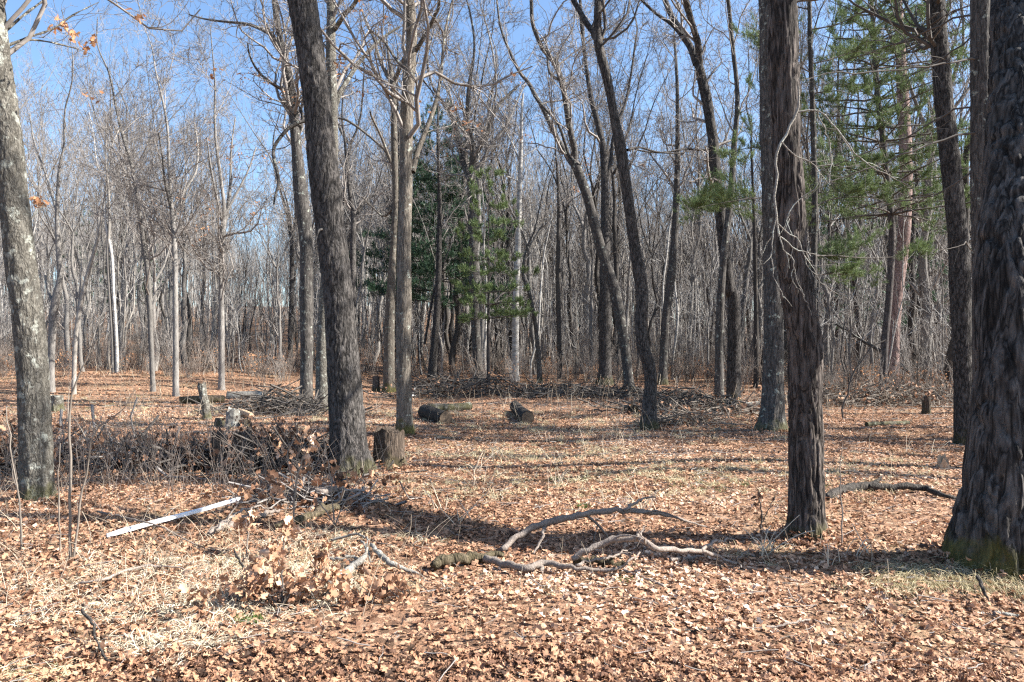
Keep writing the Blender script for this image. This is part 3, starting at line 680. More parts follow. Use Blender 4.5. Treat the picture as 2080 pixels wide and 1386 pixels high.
oak("straight dim trunk between the birch and the curved forked oak",
    [(1137, 768, 11), (1136, 700, 10), (1134, 600, 10), (1134, 500, 9), (1135, 420, 7), (1132, 350, 5), (1128, 300, 3)], H=14, mat=SLIM_DARK, S=14, step=.25, amp=.005, D=34, crown_y=500, dens=.7, name="slender_tree")
oak("slim dark trunk just left of the broad flared oak",
    [(1536, 784, 12), (1536, 700, 10), (1535, 600, 9), (1533, 500, 8), (1530, 400, 6), (1526, 300, 4)], H=14, mat=SLIM_DARK, S=14, step=.25, amp=.005, D=28, crown_y=450, dens=.8, name="slender_tree")
oak("slim trunk left of the pines, leaning right up past the tan oak",
    [(877, 776, 20), (879, 740, 17), (884, 680, 15), (889, 600, 13), (892, 500, 11), (893, 400, 8), (890, 320, 6)], H=14, mat=OAK_DARK, S=18, step=.2, amp=.006, D=33, crown_y=560, dens=.7, name="slender_tree",
    limbs=[[(862, 700, 5), (880, 600, 5), (900, 540, 4), (915, 500, 3), {'dd': .5}]])

# ------------------------------------------------------------------ pines
cone = lambda L: (lambda f: L * (1 - f) ** .75 + .15)
b = W(891, 776, 37); b[2] = hgt(b[0], b[1])
pine("tall blue-green pine behind the Y-forked tree", b, 14.3, .2, 3.6, cone(3.9), .55, 5, ndl=NEEDLE_BLUE, dens=.85, ln=.22, wd=.03, nt=15, name="pine_tree")
b = W(992, 782, 29); b[2] = hgt(b[0], b[1])
pine("younger bright green pine right of the Y-forked tree", b, 8.6, .08, 2.6, lambda f: 1.7 * (1 - f) ** .5 + .1, .6, 5, dens=1.0, ln=.17, wd=.024, nt=17, tint=(.4, 1))
b = G(1812, 792)
D = b[1]
tp = [[*W(x, y, D), w / 2 / F * D] for x, y, w in [(1812, 800, 28), (1812, 780, 27), (1813, 700, 26), (1820, 600, 26), (1834, 500, 24), (1840, 400, 24), (1839, 300, 24), (1834, 200, 22), (1829, 100, 18), (1824, 0, 15), (1820, -80, 10)]]
root, _ = pine("red pine with pinkish flaking trunk on the right", b, 17.5, .2, 11., cone(2.6), .6, 5, mat=PINE_PINK, dens=.7, ln=.18, wd=.02, nt=14, S=28, S_amp=.012, trunkpts=tp)
b = W(1793, 790, 21.5); b[2] = hgt(b[0], b[1])
D = b[1]
tp = [[*W(x, y, D), w / 2 / F * D] for x, y, w in [(1793, 800, 15), (1797, 700, 14), (1806, 600, 13), (1812, 480, 13), (1806, 400, 12), (1799, 340, 12), (1790, 250, 11), (1783, 195, 11), (1776, 100, 9), (1770, 0, 7), (1766, -60, 4)]]
pine("white pine with layered green boughs left of the pink-barked pine", b, 12.0, .1, 5.4, lambda f: 2.5 * (1 - f) ** .4 + .2, .42, 6, dens=.7, ln=.15, wd=.016, nt=22, trunkpts=tp, tint=(.2, 1))
def young_pine():
    b = W(1652, 806, 15.6); b[2] = hgt(b[0], b[1]); D = b[1]
    root = empty("pine_tree", b); tag(root, "slender young pine peeking out behind the reddish-brown oak", "pine tree")
    tr = [(1652, 820, 13), (1652, 700, 13), (1652, 600, 13), (1654, 500, 12), (1655, 400, 12), (1653, 300, 11), (1650, 200, 10), (1646, 100, 9), (1644, 0, 8), (1642, -100, 6)]
    mb = MB(); trunk_mesh(mb, np.array([[*W(x, y, D), w / 2 / F * D] for x, y, w in tr]), 16, .2, .004, .2, 3.); mb.build("trunk", OAK_GREY, root, b)
    for pts, dd in (([(1652, 412), (1600, 408), (1540, 402), (1480, 410), (1405, 425)], -1.6), ([(1653, 340), (1690, 335), (1720, 340), (1760, 330)], .6), ([(1650, 150), (1600, 120), (1560, 80), (1530, 60)], -.8),
                    ([(1650, 130), (1690, 120), (1740, 105), (1790, 110)], .5), ([(1647, 60), (1700, 50), (1760, 20), (1800, 0)], -.6), ([(1654, 420), (1690, 405), (1740, 400), (1790, 405)], .9),
                    ([(1652, 240), (1610, 230), (1570, 215), (1535, 190)], .7), ([(1646, 20), (1600, 10), (1560, 0), (1530, -10)], .3), ([(1653, 560), (1690, 556), (1735, 560)], .5), ([(1652, 330), (1590, 310), (1520, 300), (1480, 315)], 1.2),
                    ([(1654, 520), (1700, 520), (1770, 525), (1835, 520)], 1.4), ([(1650, 190), (1700, 185), (1750, 200)], -.4)):
        n = len(pts); P = np.array([[*W(x, y, D + dd * k / (n - 1)), .016 - .01 * k / (n - 1)] for k, (x, y) in enumerate(pts)])
        C, _ = spline(P, 8); mb = MB(); bough_mesh(mb, C[None, :, :3], C[None, :, 3], 1.5, .12, .009, 44, (.5, 1), t0=.1, side=.4)
        mb.build("bough", [TWIG_DARK, NEEDLE], root, b)
young_pine()
def near_pine():
    b = W(1998, 950, 9.6); b[2] = hgt(b[0], b[1]); D = b[1]
    root = empty("pine_tree", b); tag(root, "grey pine trunk with bare dead boughs, squeezed beside the massive right oak", "pine tree")
    tr = [(2000, 965, 46), (1999, 900, 42), (1998, 800, 40), (1997, 600, 39), (1994, 400, 38), (1993, 200, 38), (1992, 0, 37), (1990, -200, 34), (1989, -500, 28), (1988, -900, 22), (1987, -1500, 14), (1986, -2000, 5)]
    pts = np.array([[*W(x, y, D), w / 2 / F * D] for x, y, w in tr])
    mb = MB(); P = trunk_mesh(mb, pts, 60, .05, .009, .3, 5., zfine=6.5); mb.build("trunk", OAK_GREY, root, b)
    for L, dd in (([(1990, 34, 7), (1930, 42, 6), (1880, 65, 5), (1850, 78, 5), (1800, 95, 4), (1755, 110, 3), (1700, 132, 2), (1640, 160, 1.5)], 1.6),
                  ([(1990, 122, 7), (1950, 124, 6), (1900, 132, 5), (1830, 142, 4), (1760, 148, 4), (1690, 152, 3), (1630, 158, 2)], -.8),
                  ([(1990, 210, 6), (1960, 218, 6), (1930, 230, 6), (1870, 262, 5), (1810, 290, 4), (1760, 310, 3), (1700, 335, 3), (1660, 352, 2)], 1.),
                  ([(1990, 268, 7), (1940, 278, 6), (1900, 290, 5), (1850, 310, 5), (1800, 330, 4), (1740, 348, 4), (1690, 370, 3), (1640, 400, 2)], -.6),
                  ([(1992, 342, 5), (1950, 365, 5), (1900, 395, 4), (1860, 405, 4), (1800, 420, 3), (1740, 445, 2), (1690, 470, 2)], .6),
                  ([(1990, 60, 5), (1930, 110, 5), (1880, 130, 4), (1820, 60, 3), (1780, 10, 2)], .8),
                  ([(1990, 520, 3), (1960, 500, 3), (1930, 502, 2), (1905, 508, 2)], -.5)):
        n = len(L); Q = np.array([[*W(x, y, D + dd * k / (n - 1)), w / 2 / F * D * .7] for k, (x, y, w) in enumerate(L)])
        C, _ = spline(Q, 16); C[1:, :3] += rng.normal(0, .015, (15, 3)); mb = MB(); mb.tubes(C[:, :3], C[:, 3], 7)
        a = spawn(C[None, :, :3], C[None, :, 3], 3.2, .15, 1., (.5, 1.1), .35, 6, -.03, .16, .6, .3, .3, 1.3, .003, flat=.4); mb.tubes(*a, 4)
        c = spawn(*a, 4., .1, 1, (.4, 1.), .5, 4, 0, .2, .7, .5, .1, .5, .002); mb.tubes(*c, 3)
        mb.build("dead_bough", TWIG_DARK, root, b)
    mb = MB(); BP, BR = [], []
    for z in np.arange(9.0, 18, .4):
        x = np.interp(z, P[:, 2], P[:, 0]); y = np.interp(z, P[:, 2], P[:, 1])
        for k in range(5):
            a = rng.uniform(0, 2 * pi); l = 3.5 * min(1, (18.6 - z) / 7) * rng.uniform(.6, 1.1); t = np.linspace(0, 1, 7)
            BP.append(np.stack([x + np.cos(a) * l * t, y + np.sin(a) * l * t, z + l * (.12 * t - .1 * t * t)], 1)); BR.append(np.linspace(.03, .006, 7))
    bough_mesh(mb, np.array(BP), np.array(BR), .6, .15, .03, 9)
    mb.build("crown", [TWIG_DARK, NEEDLE], root, b)
near_pine()

# ------------------------------------------------------------------ background trees: a few kinds, copied
def slim_variant(name, mat, twig, H, r, fork, lean=.03, rmin=.0085, dens=.62, birch=False):
    "returns [(part name, mesh)] of a slender forest tree with its foot at the origin"
    z = np.linspace(-.3, H * fork, 9); k = len(z)
    ox = np.cumsum(rng.normal(0, .12, k)) + lean * z; oy = np.cumsum(rng.normal(0, .12, k))
    ox -= ox[0]; oy -= oy[0]
    base = np.stack([ox, oy, z, r * (1 - .5 * z / (H * fork))], 1)
    mb = MB(); P = trunk_mesh(mb, base, 9, .6, .0, .35, rng.uniform(0, 9))
    leaders = []
    nl = 1 if birch else rng.integers(2, 5)
    a0 = rng.uniform(0, 6.3)
    for i in range(nl):
        a = a0 + i * 2 * pi / nl + rng.normal(0, .4); d = np.array([cos(a) * .42, sin(a) * .42, 1.]) if nl > 1 else np.array([.05, 0, 1.])
        p = base[-1, :3].copy(); L = [[*p, base[-1, 3] * .95]]; n = 9; top = H * rng.uniform(.85, 1.02); seg = (top - p[2]) / n
        for j in range(n):
            d = nrm(d + rng.normal(0, .2, 3) + np.array([0, 0, .14])); p = p + d * seg * 1.05
            L.append([*p, max(.012, base[-1, 3] * .75 * (1 - (j + 1) / (n + .3)))])
        leaders.append(np.array(L))
        q, _ = spline(L, 12); mb.tubes(q[:, :3], q[:, 3], 6)
    tr = mb.build("trunk", mat, link=False)
    st = np.array([spline(L, 12)[0] for L in leaders] + ([resample_stem(P, H * fork * .22)]))
    mb = MB()
    for (p, rr), s in crown_arrays(st[..., :3], st[..., 3], dens, .05, 3, (.36, 3.2), up=.2, wob=.15, rmin=rmin, ang=(.4, .95)): mb.tubes(p, rr, s)
    cr = mb.build("crown", twig, link=False)
    return [("trunk", tr.data), ("crown", cr.data)]
def pole(mat, twig, H, r, lean=0.):
    mb = MB(); z = np.linspace(-.3, H, 12); ox = np.cumsum(rng.normal(0, .07, 12)) + lean * z; oy = np.cumsum(rng.normal(0, .07, 12))
    P = np.stack([ox - ox[0], oy - oy[0], z], 1)[None]; R_ = (r * (1 - z / H * .85))[None]; mb.tubes(P, R_, 4)
    a = spawn(P, R_, 2.6, .2, 1, (.4, 1.1), .22, 5, .22, .15, .6, .4, .5, 2., .009); mb.tubes(*a, 3, mat=1)
    b = spawn(*a, 3., .1, 1, (.4, .9), .5, 4, .1, .2, .7, .5, .25, 1., .008); mb.tubes(*b, 3, mat=1)
    return mb.build("pole_tree", [mat, twig], link=False)
VAR = {'grey': [slim_variant("a", SLIM_GREY, TWIG, h, r, f) for h, r, f in ((18, .13, .42), (20, .16, .5), (16, .1, .35), (19, .12, .55))],
       'dark': [slim_variant("b", SLIM_DARK, TWIG_DARK, h, r, f) for h, r, f in ((18, .14, .45), (15, .1, .4), (20, .17, .55))],
       'stout': [slim_variant("e", SLIM_GREY, TWIG, h, r, f) for h, r, f in ((18, .2, .4), (17, .18, .3), (19, .22, .48))],
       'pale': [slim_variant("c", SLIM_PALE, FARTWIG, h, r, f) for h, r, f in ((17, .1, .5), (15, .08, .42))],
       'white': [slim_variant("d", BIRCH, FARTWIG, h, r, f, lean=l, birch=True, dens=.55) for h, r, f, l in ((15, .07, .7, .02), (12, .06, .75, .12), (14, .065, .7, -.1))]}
ZONES = [(0, "at the far left edge"), (120, "left of the sunlit pair"), (245, "right of the sunlit pair"),
         (420, "under the left sky gap"), (600, "behind the leaning oak"), (800, "left of the Y-forked tree"), (985, "around the lone birch"),
         (1150, "behind the curved oak"), (1330, "right of the near-black oak"), (1510, "behind the broad flared oak"), (1680, "around the pink-barked pine"), (1850, "beside the massive right oak")]
KN = {'stout': ("oak_tree", "sturdy bare grey tree"), 'grey': ("slender_tree", "thin bare grey tree"), 'dark': ("slender_tree", "thin bare dark-barked tree"), 'pale': ("slender_tree", "thin pale sunlit tree"), 'white': ("birch_tree", "thin white birch")}
def place(kind, v, x, y, s, rz, label, group, name, cat="tree", tilt=(0, 0)):
    r = empty(name, (x, y, float(hgt(x, y)))); r.rotation_euler = (tilt[0], tilt[1], rz); r.scale = (s, s, s)
    tag(r, label, cat, group)
    for pn, me in VAR[kind][v]:
        o = bpy.data.objects.new(pn, me); COL.objects.link(o); o.parent = r
taken = [(o.location.x, o.location.y) for o in COL.objects if o.parent is None and o.type == 'EMPTY']
cnt = 0; tries = 0
while cnt < 275 and tries < 9000:
    tries += 1
    px = rng.uniform(-40, 2120) if cnt > 25 else rng.uniform(0, 600)
    ymin = 27 if px < 620 else (33 if px < 1450 else (29 if px < 1650 else 22))
    y = ymin + (66 - ymin) * rng.random() ** 1.25
    x = (px - CX) / F * y
    if any((x - a) ** 2 + (y - b_) ** 2 < 1.3 for a, b_ in taken): continue
    wts = [.48, .2, .22, .10] if px < 650 else ([.3, .4, .1, .2] if px < 1500 else [.4, .5, .04, .06])
    k = ('grey', 'dark', 'pale', 'white')[rng.choice(4, p=wts)]
    if rng.random() < .14 and y < 46: k = 'stout'
    taken.append((x, y)); cnt += 1
    zone = [z for z in ZONES if px >= z[0] or z[0] == 0][-1][1]
    nm, lb = KN[k]
    sc = rng.uniform(.8, 1.05) * (1. if px > 650 else .95)
    if px < 640:
        ytop = np.interp(px, [-40, 60, 150, 220, 330, 430, 480, 540, 600, 640], [150, 120, 260, 190, 170, 230, 400, 470, 330, 150])
        sc = (1.6 + (700 - ytop) / F * y) / 17. * rng.uniform(.82, 1.)
    place(k, rng.integers(len(VAR[k])), x, y, sc, rng.uniform(0, 6.28), f"{lb} in the far wood {zone}", f"{lb}s in the wood {zone}", nm, "birch" if k == 'white' else "tree", tilt=(rng.normal(0, .03), rng.normal(0, .03)))
PO = [pole(SLIM_GREY, FARTWIG, 7, .045), pole(SLIM_PALE, FARTWIG, 9, .05), pole(SLIM_DARK, TWIG, 6, .04), pole(FARTRUNK, FARTWIG, 5, .035, .1), pole(BIRCH, FARTWIG, 8, .04, .12), pole(SLIM_GREY, FARTWIG, 10, .06, -.06)]
# a few dim pines deep in the wood
b0 = None
for k, (px, y, h) in enumerate(((180, 62, 12), (262, 58, 10), (690, 70, 17), (300, 66, 9), (1700, 40, 15), (1885, 34, 13))):
    b = W(px, 760, y); b[2] = hgt(b[0], b[1])
    pine(("dim green pine deep in the left wood above the sunlit pair", "dim green pine deep in the wood right of the sunlit pair", "tall pine top showing right of the leaning dark oak", "low dark pine deep in the left wood",
          "deep-wood pine behind the white pine's boughs", "deep-wood pine near the right-hand dark oak")[k], b, h, .14, 2.5, cone(2.4), .8, 5, ndl=NEEDLE_BLUE, dens=.4, ln=.3, wd=.05, nt=10, S=8)

# ------------------------------------------------------------------ stuff scattered by geometry nodes: far wood, thicket
def scatter(name, objs, P, rot, scl, idx, label, material_kind="stuff"):
    c = bpy.data.collections.new(name + "_kinds")
    for k, o in enumerate(objs): o.name = "%s_kind_%02d" % (name, k); c.objects.link(o)
    me = bpy.data.meshes.new(name); me.vertices.add(len(P)); me.vertices.foreach_set("co", P.astype(np.float32).ravel())
    a = me.attributes.new("rotz", 'FLOAT_VECTOR', 'POINT'); a.data.foreach_set("vector", rot.astype(np.float32).ravel())
    a = me.attributes.new("scl", 'FLOAT', 'POINT'); a.data.foreach_set("value", scl.astype(np.float32))
    a = me.attributes.new("idx", 'INT', 'POINT'); a.data.foreach_set("value", idx.astype(np.int32))
    o = bpy.data.objects.new(name, me); COL.objects.link(o)
    ng = bpy.data.node_groups.new(name, 'GeometryNodeTree')
    ng.interface.new_socket("Geometry", in_out='INPUT', socket_type='NodeSocketGeometry'); ng.interface.new_socket("Geometry", in_out='OUTPUT', socket_type='NodeSocketGeometry')
    gi = ng.nodes.new("NodeGroupInput"); go = ng.nodes.new("NodeGroupOutput"); ip = ng.nodes.new("GeometryNodeInstanceOnPoints")
    ci = ng.nodes.new("GeometryNodeCollectionInfo"); ci.inputs[0].default_value = c; ci.inputs[1].default_value = True; ci.inputs[2].default_value = True
    def att(nm, dt):
        n = ng.nodes.new("GeometryNodeInputNamedAttribute"); n.data_type = dt; n.inputs[0].default_value = nm; return n.outputs[0]
    L = ng.links.new
    L(gi.outputs[0], ip.inputs["Points"]); L(ci.outputs[0], ip.inputs["Instance"]); ip.inputs["Pick Instance"].default_value = True
    L(att("idx", 'INT'), ip.inputs["Instance Index"]); L(att("rotz", 'FLOAT_VECTOR'), ip.inputs["Rotation"]); L(att("scl", 'FLOAT'), ip.inputs["Scale"])
    L(ip.outputs[0], go.inputs[0])
    md = o.modifiers.new("scatter", 'NODES'); md.node_group = ng
    tag(o, label, None, kind="stuff"); return o
def far_tree(parts, mats):
    "one joined low tree"
    mb = MB()
    return None
def low_tree(mat, twig, H, r, fork, birch=False):
    mb = MB(); z = np.linspace(-.5, H * fork, 7)
    ox = np.cumsum(rng.normal(0, .1, 7)); oy = np.cumsum(rng.normal(0, .1, 7))
    st = np.stack([ox - ox[0], oy - oy[0], z, r * (1 - .4 * z / (H * fork))], 1)
    q, _ = spline(st, 8); mb.tubes(q[:, :3], q[:, 3], 5)
    S_ = []
    for i in range(1 if birch else 3):
        a = rng.uniform(0, 6.3); d = np.array([cos(a) * .35, sin(a) * .35, 1]); p = st[-1, :3].copy(); L = [[*p, st[-1, 3]]]
        for j in range(6):
            d = nrm(d + rng.normal(0, .12, 3) + np.array([0, 0, .1])); p = p + d * (H * (1 - fork) / 6); L.append([*p, st[-1, 3] * .8 * (1 - (j + 1) / 6.3)])
        C, _ = spline(L, 10); mb.tubes(C[:, :3], C[:, 3], 4); S_.append(C)
    S_.append(spline(st[3:], 10)[0])
    S_ = np.array(S_)
    a = spawn(S_[..., :3], S_[..., 3], 1.5, .05, 1, (.35, .9), .4, 5, .25, .14, .65, .3, .8, 3., .016); mb.tubes(*a, 3, mat=1)
    b = spawn(*a, 1.8, .1, 1, (.4, .9), .5, 4, .15, .18, .7, .4, .4, 1.4, .010); mb.tubes(*b, 3, mat=1)
    c = spawn(*b, 1.1, .1, 1, (.4, .9), .6, 3, .1, .15, .7, .5, .3, .8, .008); mb.tubes(*c, 3, mat=1)
    return mb.build("far_tree", [mat, twig], link=False)
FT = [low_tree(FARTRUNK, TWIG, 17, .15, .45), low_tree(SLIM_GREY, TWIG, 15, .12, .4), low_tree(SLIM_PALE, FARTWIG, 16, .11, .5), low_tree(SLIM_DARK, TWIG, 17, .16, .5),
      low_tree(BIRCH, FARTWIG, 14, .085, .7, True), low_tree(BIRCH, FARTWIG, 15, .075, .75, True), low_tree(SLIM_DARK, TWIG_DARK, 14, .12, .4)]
n = 2500
y = 52 + 100 * rng.random(n) ** .9; x = rng.uniform(-.78, .78, n) * y
k = (CX + F * x / y > 640) | (rng.random(n) < .6); x, y = x[k], y[k]; n = len(x)
idx = rng.choice(7, n, p=[.26, .16, .2, .04, .16, .14, .04])
sc = rng.uniform(.8, 1.05, n); pxs = CX + F * x / y
sc = np.where(pxs < 640, sc * np.interp(y, [50, 110], [.62, .95]), sc) * (1 - .3 * np.exp(-((pxs - 520) / 90) ** 2))
scatter("distant_wood", FT, np.stack([x, y, hgt(x, y)], 1), np.stack([rng.normal(0, .04, n), rng.normal(0, .04, n), rng.uniform(0, 6.28, n)], 1), sc, idx, "far bare wood of grey and white trunks closing the view behind the clearing")
n = 1050
px = rng.uniform(-60, 2140, n); ymin = np.where(px < 620, 29., np.where(px < 1450, 34., np.where(px < 1650, 30., 23.)))
y = ymin + 75 * rng.random(n) ** 1.2; x = (px - CX) / F * y
scatter("sapling_thicket", PO, np.stack([x, y, hgt(x, y)], 1), np.stack([rng.normal(0, .08, n), rng.normal(0, .08, n), rng.uniform(0, 6.28, n)], 1), rng.uniform(.6, 1.1, n) * np.where(px < 640, .8, 1), rng.choice(6, n, p=[.25, .2, .2, .15, .06, .14]), "dense thin grey saplings crowding between the trunks of the wood")
def shrub(mat, H, n, dens=1., lvs=0, rmin=.006):
    mb = MB(); a = rng.uniform(0, 6.3, n); t = np.linspace(0, 1, 7); P = []
    for i in range(n):
        s = rng.uniform(.1, .45); h = H * rng.uniform(.5, 1)
        P.append(np.stack([cos(a[i]) * (.1 + s * h * t ** 1.3) + np.cumsum(rng.normal(0, .03, 7)), sin(a[i]) * (.1 + s * h * t ** 1.3) + np.cumsum(rng.normal(0, .03, 7)), h * t - .05], 1))
    P = np.array(P); R = np.broadcast_to(np.linspace(.013, .005, 7), (n, 7)) * rng.uniform(.7, 1.3, (n, 1)); mb.tubes(P, R, 3)
    b = spawn(P, R, 4. * dens, .15, 1, (.3, .9), .35, 4, .15, .15, .7, .5, .2, 1., rmin); mb.tubes(*b, 3)
    c = spawn(*b, 5. * dens, .1, 1, (.3, .9), .5, 3, .05, .2, .8, .6, .1, .4, rmin * .9); mb.tubes(*c, 3)
    if lvs:
        k = rng.choice(len(c[0]), min(lvs, len(c[0])), replace=False); m2 = MB(); leafcloud(c[0][k][:, -1], .1, 2, .05, m2)
        V = np.concatenate(m2.V); mb.add(V, tris=np.concatenate(m2.T), tint=np.concatenate(m2.A), mat=1)
    return mb.build("shrub", [mat, LEAF_HANG], link=False)
SH = [shrub(TWIG_BROWN, 2.2, 9), shrub(TWIG_BROWN, 1.4, 12, 1.2, 25), shrub(TWIG, 3.2, 6), shrub(TWIG_DARK, 2.6, 8), shrub(TWIG_BROWN, .9, 14, 1.4, 0), shrub(TWIG, 1.8, 10, 1., 10)]
n = 1500
px = rng.uniform(-60, 2140, n)
ymin = np.where(px < 620, 25.5, np.where(px < 1450, 31., np.where(px < 1650, 27., 20.)))
y = ymin + 48 * rng.random(n) ** 1.3; x = (px - CX) / F * y
idx = rng.choice(6, n, p=[.24, .2, .14, .12, .2, .1])
scatter("thicket", SH, np.stack([x, y, hgt(x, y)], 1), np.stack([0 * x, 0 * x, rng.uniform(0, 6.28, n)], 1), rng.uniform(.45, .8, n), idx, "tangled leafless brown undergrowth along the edge of the wood")

# ------------------------------------------------------------------ leaf litter, grass, weeds
def area_pts(n, y0, y1, spread=.74):
    y = np.sqrt(rng.uniform(y0 ** 2, y1 ** 2, n)); x = rng.uniform(-spread, spread, n) * y
    return x, y
def litter():
    mb = MB()
    for n, y0, y1, t, s0, s1, lift, tilt in ((15500, 2.7, 3.8, 'hi', .014, .07, .026, .36), (64000, 3.8, 8.5, 'mid', .014, .066, .024, .4), (105000, 8.5, 17, 'lo', .03, .062, .02, .38), (110000, 17, 46, 'lo', .045, .09, .02, .38)):
        x, y = area_pts(n, y0, y1)
        if t != 'lo':
            den = vn(x + 20, y + 70, 0, .9) * .6 + vn(x, y, 5, 3.) * .4
            k = rng.random(n) < np.clip(.5 + 1.3 * (den - .3) - .03 * np.maximum(y - 7, 0), .25, 1); x, y = x[k], y[k]
        P = np.stack([x, y, hgt(x, y) + .006 + rng.random(len(x)) ** 2 * lift], 1)
        cl = vn(x + 5, y + 8, 2, .7)
        add_leaves(mb, P, s0 + (s1 - s0) * rng.random(len(x)) ** 1.45, np.clip((rng.beta(1.7, 1.25, len(x)) if y0 < 9 else .3 + .45 * rng.random(len(x))) + (cl - .5) * .6, 0, 1), tilt, t)
    for px, py, r in ((2040, 1142, .42), (1636, 1092, .17), (716, 962, .22), (76, 1020, .2), (790, 955, .2), (824, 884, .16), (1566, 876, .26), (1319, 874, .16)):
        g = G(px, py); n = 420; a = rng.uniform(0, 2 * pi, n); q = r * (.95 + .9 * rng.random(n) ** 1.5)
        x = g[0] + np.cos(a) * q; y = g[1] + np.sin(a) * q
        P = np.stack([x, y, hgt(x, y) + .01 + .07 * rng.random(n) * np.exp(-(q / r - 1) * 3)], 1)
        add_leaves(mb, P, .02 + .05 * rng.random(n), rng.beta(1.7, 1.4, n), .6, 'mid')
    tag(mb.build("leaf_litter", LEAF, smooth=False), "fallen tan and brown oak leaves carpeting the ground", None, kind="stuff")
litter()
def debris():
    mb = MB(); x, y = area_pts(5000, 2.8, 20, .74); n = len(x); a = rng.uniform(0, 2 * pi, n); L = rng.uniform(.04, .35, n) ** 1.2; t = np.linspace(-.5, .5, 4)
    P = np.stack([x[:, None] + (np.cos(a) * L)[:, None] * t, y[:, None] + (np.sin(a) * L)[:, None] * t, 0 * x[:, None] + 0 * t], -1) + rng.normal(0, .006, (n, 4, 3))
    P[..., 2] = hgt(P[..., 0], P[..., 1]) + rng.uniform(.012, .05, n)[:, None] + rng.normal(0, .012, (n, 1)) * t
    mb.tubes(P, (rng.uniform(.0012, .0035, n) * np.clip(y / 6, 1, 2))[:, None] * np.ones((1, 4)), 3)
    tag(mb.build("twig_debris", TWIG), "small broken twigs strewn through the fallen leaves", None, kind="stuff")
debris()
def blades(mb, P, dirs, ln, wd, droop, tint, K=4):
    n = len(P); t = np.linspace(0, 1, K)[None, :, None]
    C = P[:, None] + dirs[:, None] * (ln[:, None, None] * t); C[..., 2] -= (droop[:, None] * ln[:, None] * t[..., 0] ** 2)
    s = nrm(np.cross(dirs, rng.normal(size=(n, 3))))[:, None] * (wd / 2) * (1 - .85 * t ** 1.5)
    V = np.stack([C - s, C + s], 2)
    a = (np.arange(n) * K * 2)[:, None] + np.arange(K - 1)[None] * 2
    mb.add(V, np.stack([a, a + 1, a + 3, a + 2], -1), tint=np.repeat(tint, K * 2))
def grass_patch(mb, cx, cy, rx, ry, n, ln, wd=.004, lean=(0, 0), droop=.6, tint=(.3, 1), spread=.5, up=1.):
    x = cx + rng.normal(0, rx, n); y = cy + rng.normal(0, ry, n)
    # grow in tufts
    k = rng.integers(0, max(1, n // 25), n); tx = cx + rng.normal(0, rx, k.max() + 1); ty = cy + rng.normal(0, ry, k.max() + 1)
    x = tx[k] + rng.normal(0, .03, n); y = ty[k] + rng.normal(0, .03, n)
    d = nrm(np.stack([lean[0] + rng.normal(0, spread, n), lean[1] + rng.normal(0, spread, n), up + 0 * x], 1))
    blades(mb, np.stack([x, y, hgt(x, y)], 1), d, ln * rng.uniform(.5, 1.3, n), wd, droop * rng.uniform(.5, 1.5, n), np.clip(rng.uniform(*tint, n), 0, 1))
mb = MB()
for px, py, rx, ry, n, ln in ((640, 1200, .28, .2, 1300, .13), (380, 1235, .42, .18, 2500, .13), (480, 1220, .38, .2, 1800, .13), (560, 1170, .3, .2, 1300, .14), (250, 1150, .4, .2, 900, .13), (420, 1150, .4, .2, 900, .14), (340, 1310, .2, .08, 1600, .13), (90, 1200, .3, .2, 500, .13), (620, 1120, .3, .2, 900, .14), (700, 1090, .3, .1, 700, .1)):
    c = G(px, py); grass_patch(mb, c[0], c[1], rx, ry, n, ln, .0042, spread=1.3, droop=.6, tint=(.3, 1), up=.9)
tag(mb.build("bleached_straw", STRAW, smooth=False), "bleached curly straw lying over the leaves in the left foreground", None, kind="stuff")
mb = MB()
for px, py, rx, ry, n, ln in (
                              (760, 1090, .3, .12, 500, .15), (560, 1150, .3, .2, 900, .18), (1040, 930, .9, .4, 2600, .2), (1100, 990, 1.2, .5, 2600, .16), (1350, 960, 1.6, .5, 2600, .18), (1600, 960, 1.6, .6, 1200, .18), (1520, 1130, .25, .1, 300, .16),
                              (1000, 855, 2., 1., 2200, .24), (1250, 880, 2., 1., 2200, .24), (1000, 1190, .3, .12, 220, .12), (1700, 1000, .5, .3, 500, .15), (250, 850, 3., 2., 3000, .25), (700, 840, 2., 1., 1200, .22), (1850, 940, .8, .5, 500, .18)):
    c = G(px, py); grass_patch(mb, c[0], c[1], rx, ry, n, ln, .0035 if c[1] < 8 else .006, spread=.75, droop=.9)
tag(mb.build("dry_grass", GRASS, smooth=False), "scattered bleached grass blades poking through the fallen leaves", None, kind="stuff")
mb = MB()
for px, py, rx, ry, n, ln in ((1990, 1155, .32, .07, 2600, .26), (1870, 1160, .16, .07, 900, .2), (1940, 1185, .3, .06, 1800, .22), (2060, 1175, .16, .08, 1400, .26), (30, 1370, .16, .08, 1800, .2), (1760, 1150, .14, .06, 300, .18)):
    c = G(px, py); grass_patch(mb, c[0], c[1], rx, ry, n, ln, .0032, lean=(-.25, -.9), spread=.35, droop=.75, tint=(.1, .95), up=.45)
tag(mb.build("grass_tussock", GRASS, smooth=False), "long olive-straw grass draped over the mound at the foot of the massive oak", None, kind="stuff")
mb = MB()
for px, py, r, n in ((1180, 1030, .05, 260), (515, 1262, .03, 200), (1500, 985, .3, 400), (1160, 975, .2, 250), (40, 1020, .2, 400), (1290, 1185, .06, 60), (280, 820, 1.5, 500)):
    c = G(px, py); grass_patch(mb, c[0], c[1], r, r * .6, n, .07, .004, tint=(0, 1), spread=.5)
tag(mb.build("green_grass", GREEN, smooth=False), "small sprigs of fresh green grass in the leaves", None, kind="stuff")
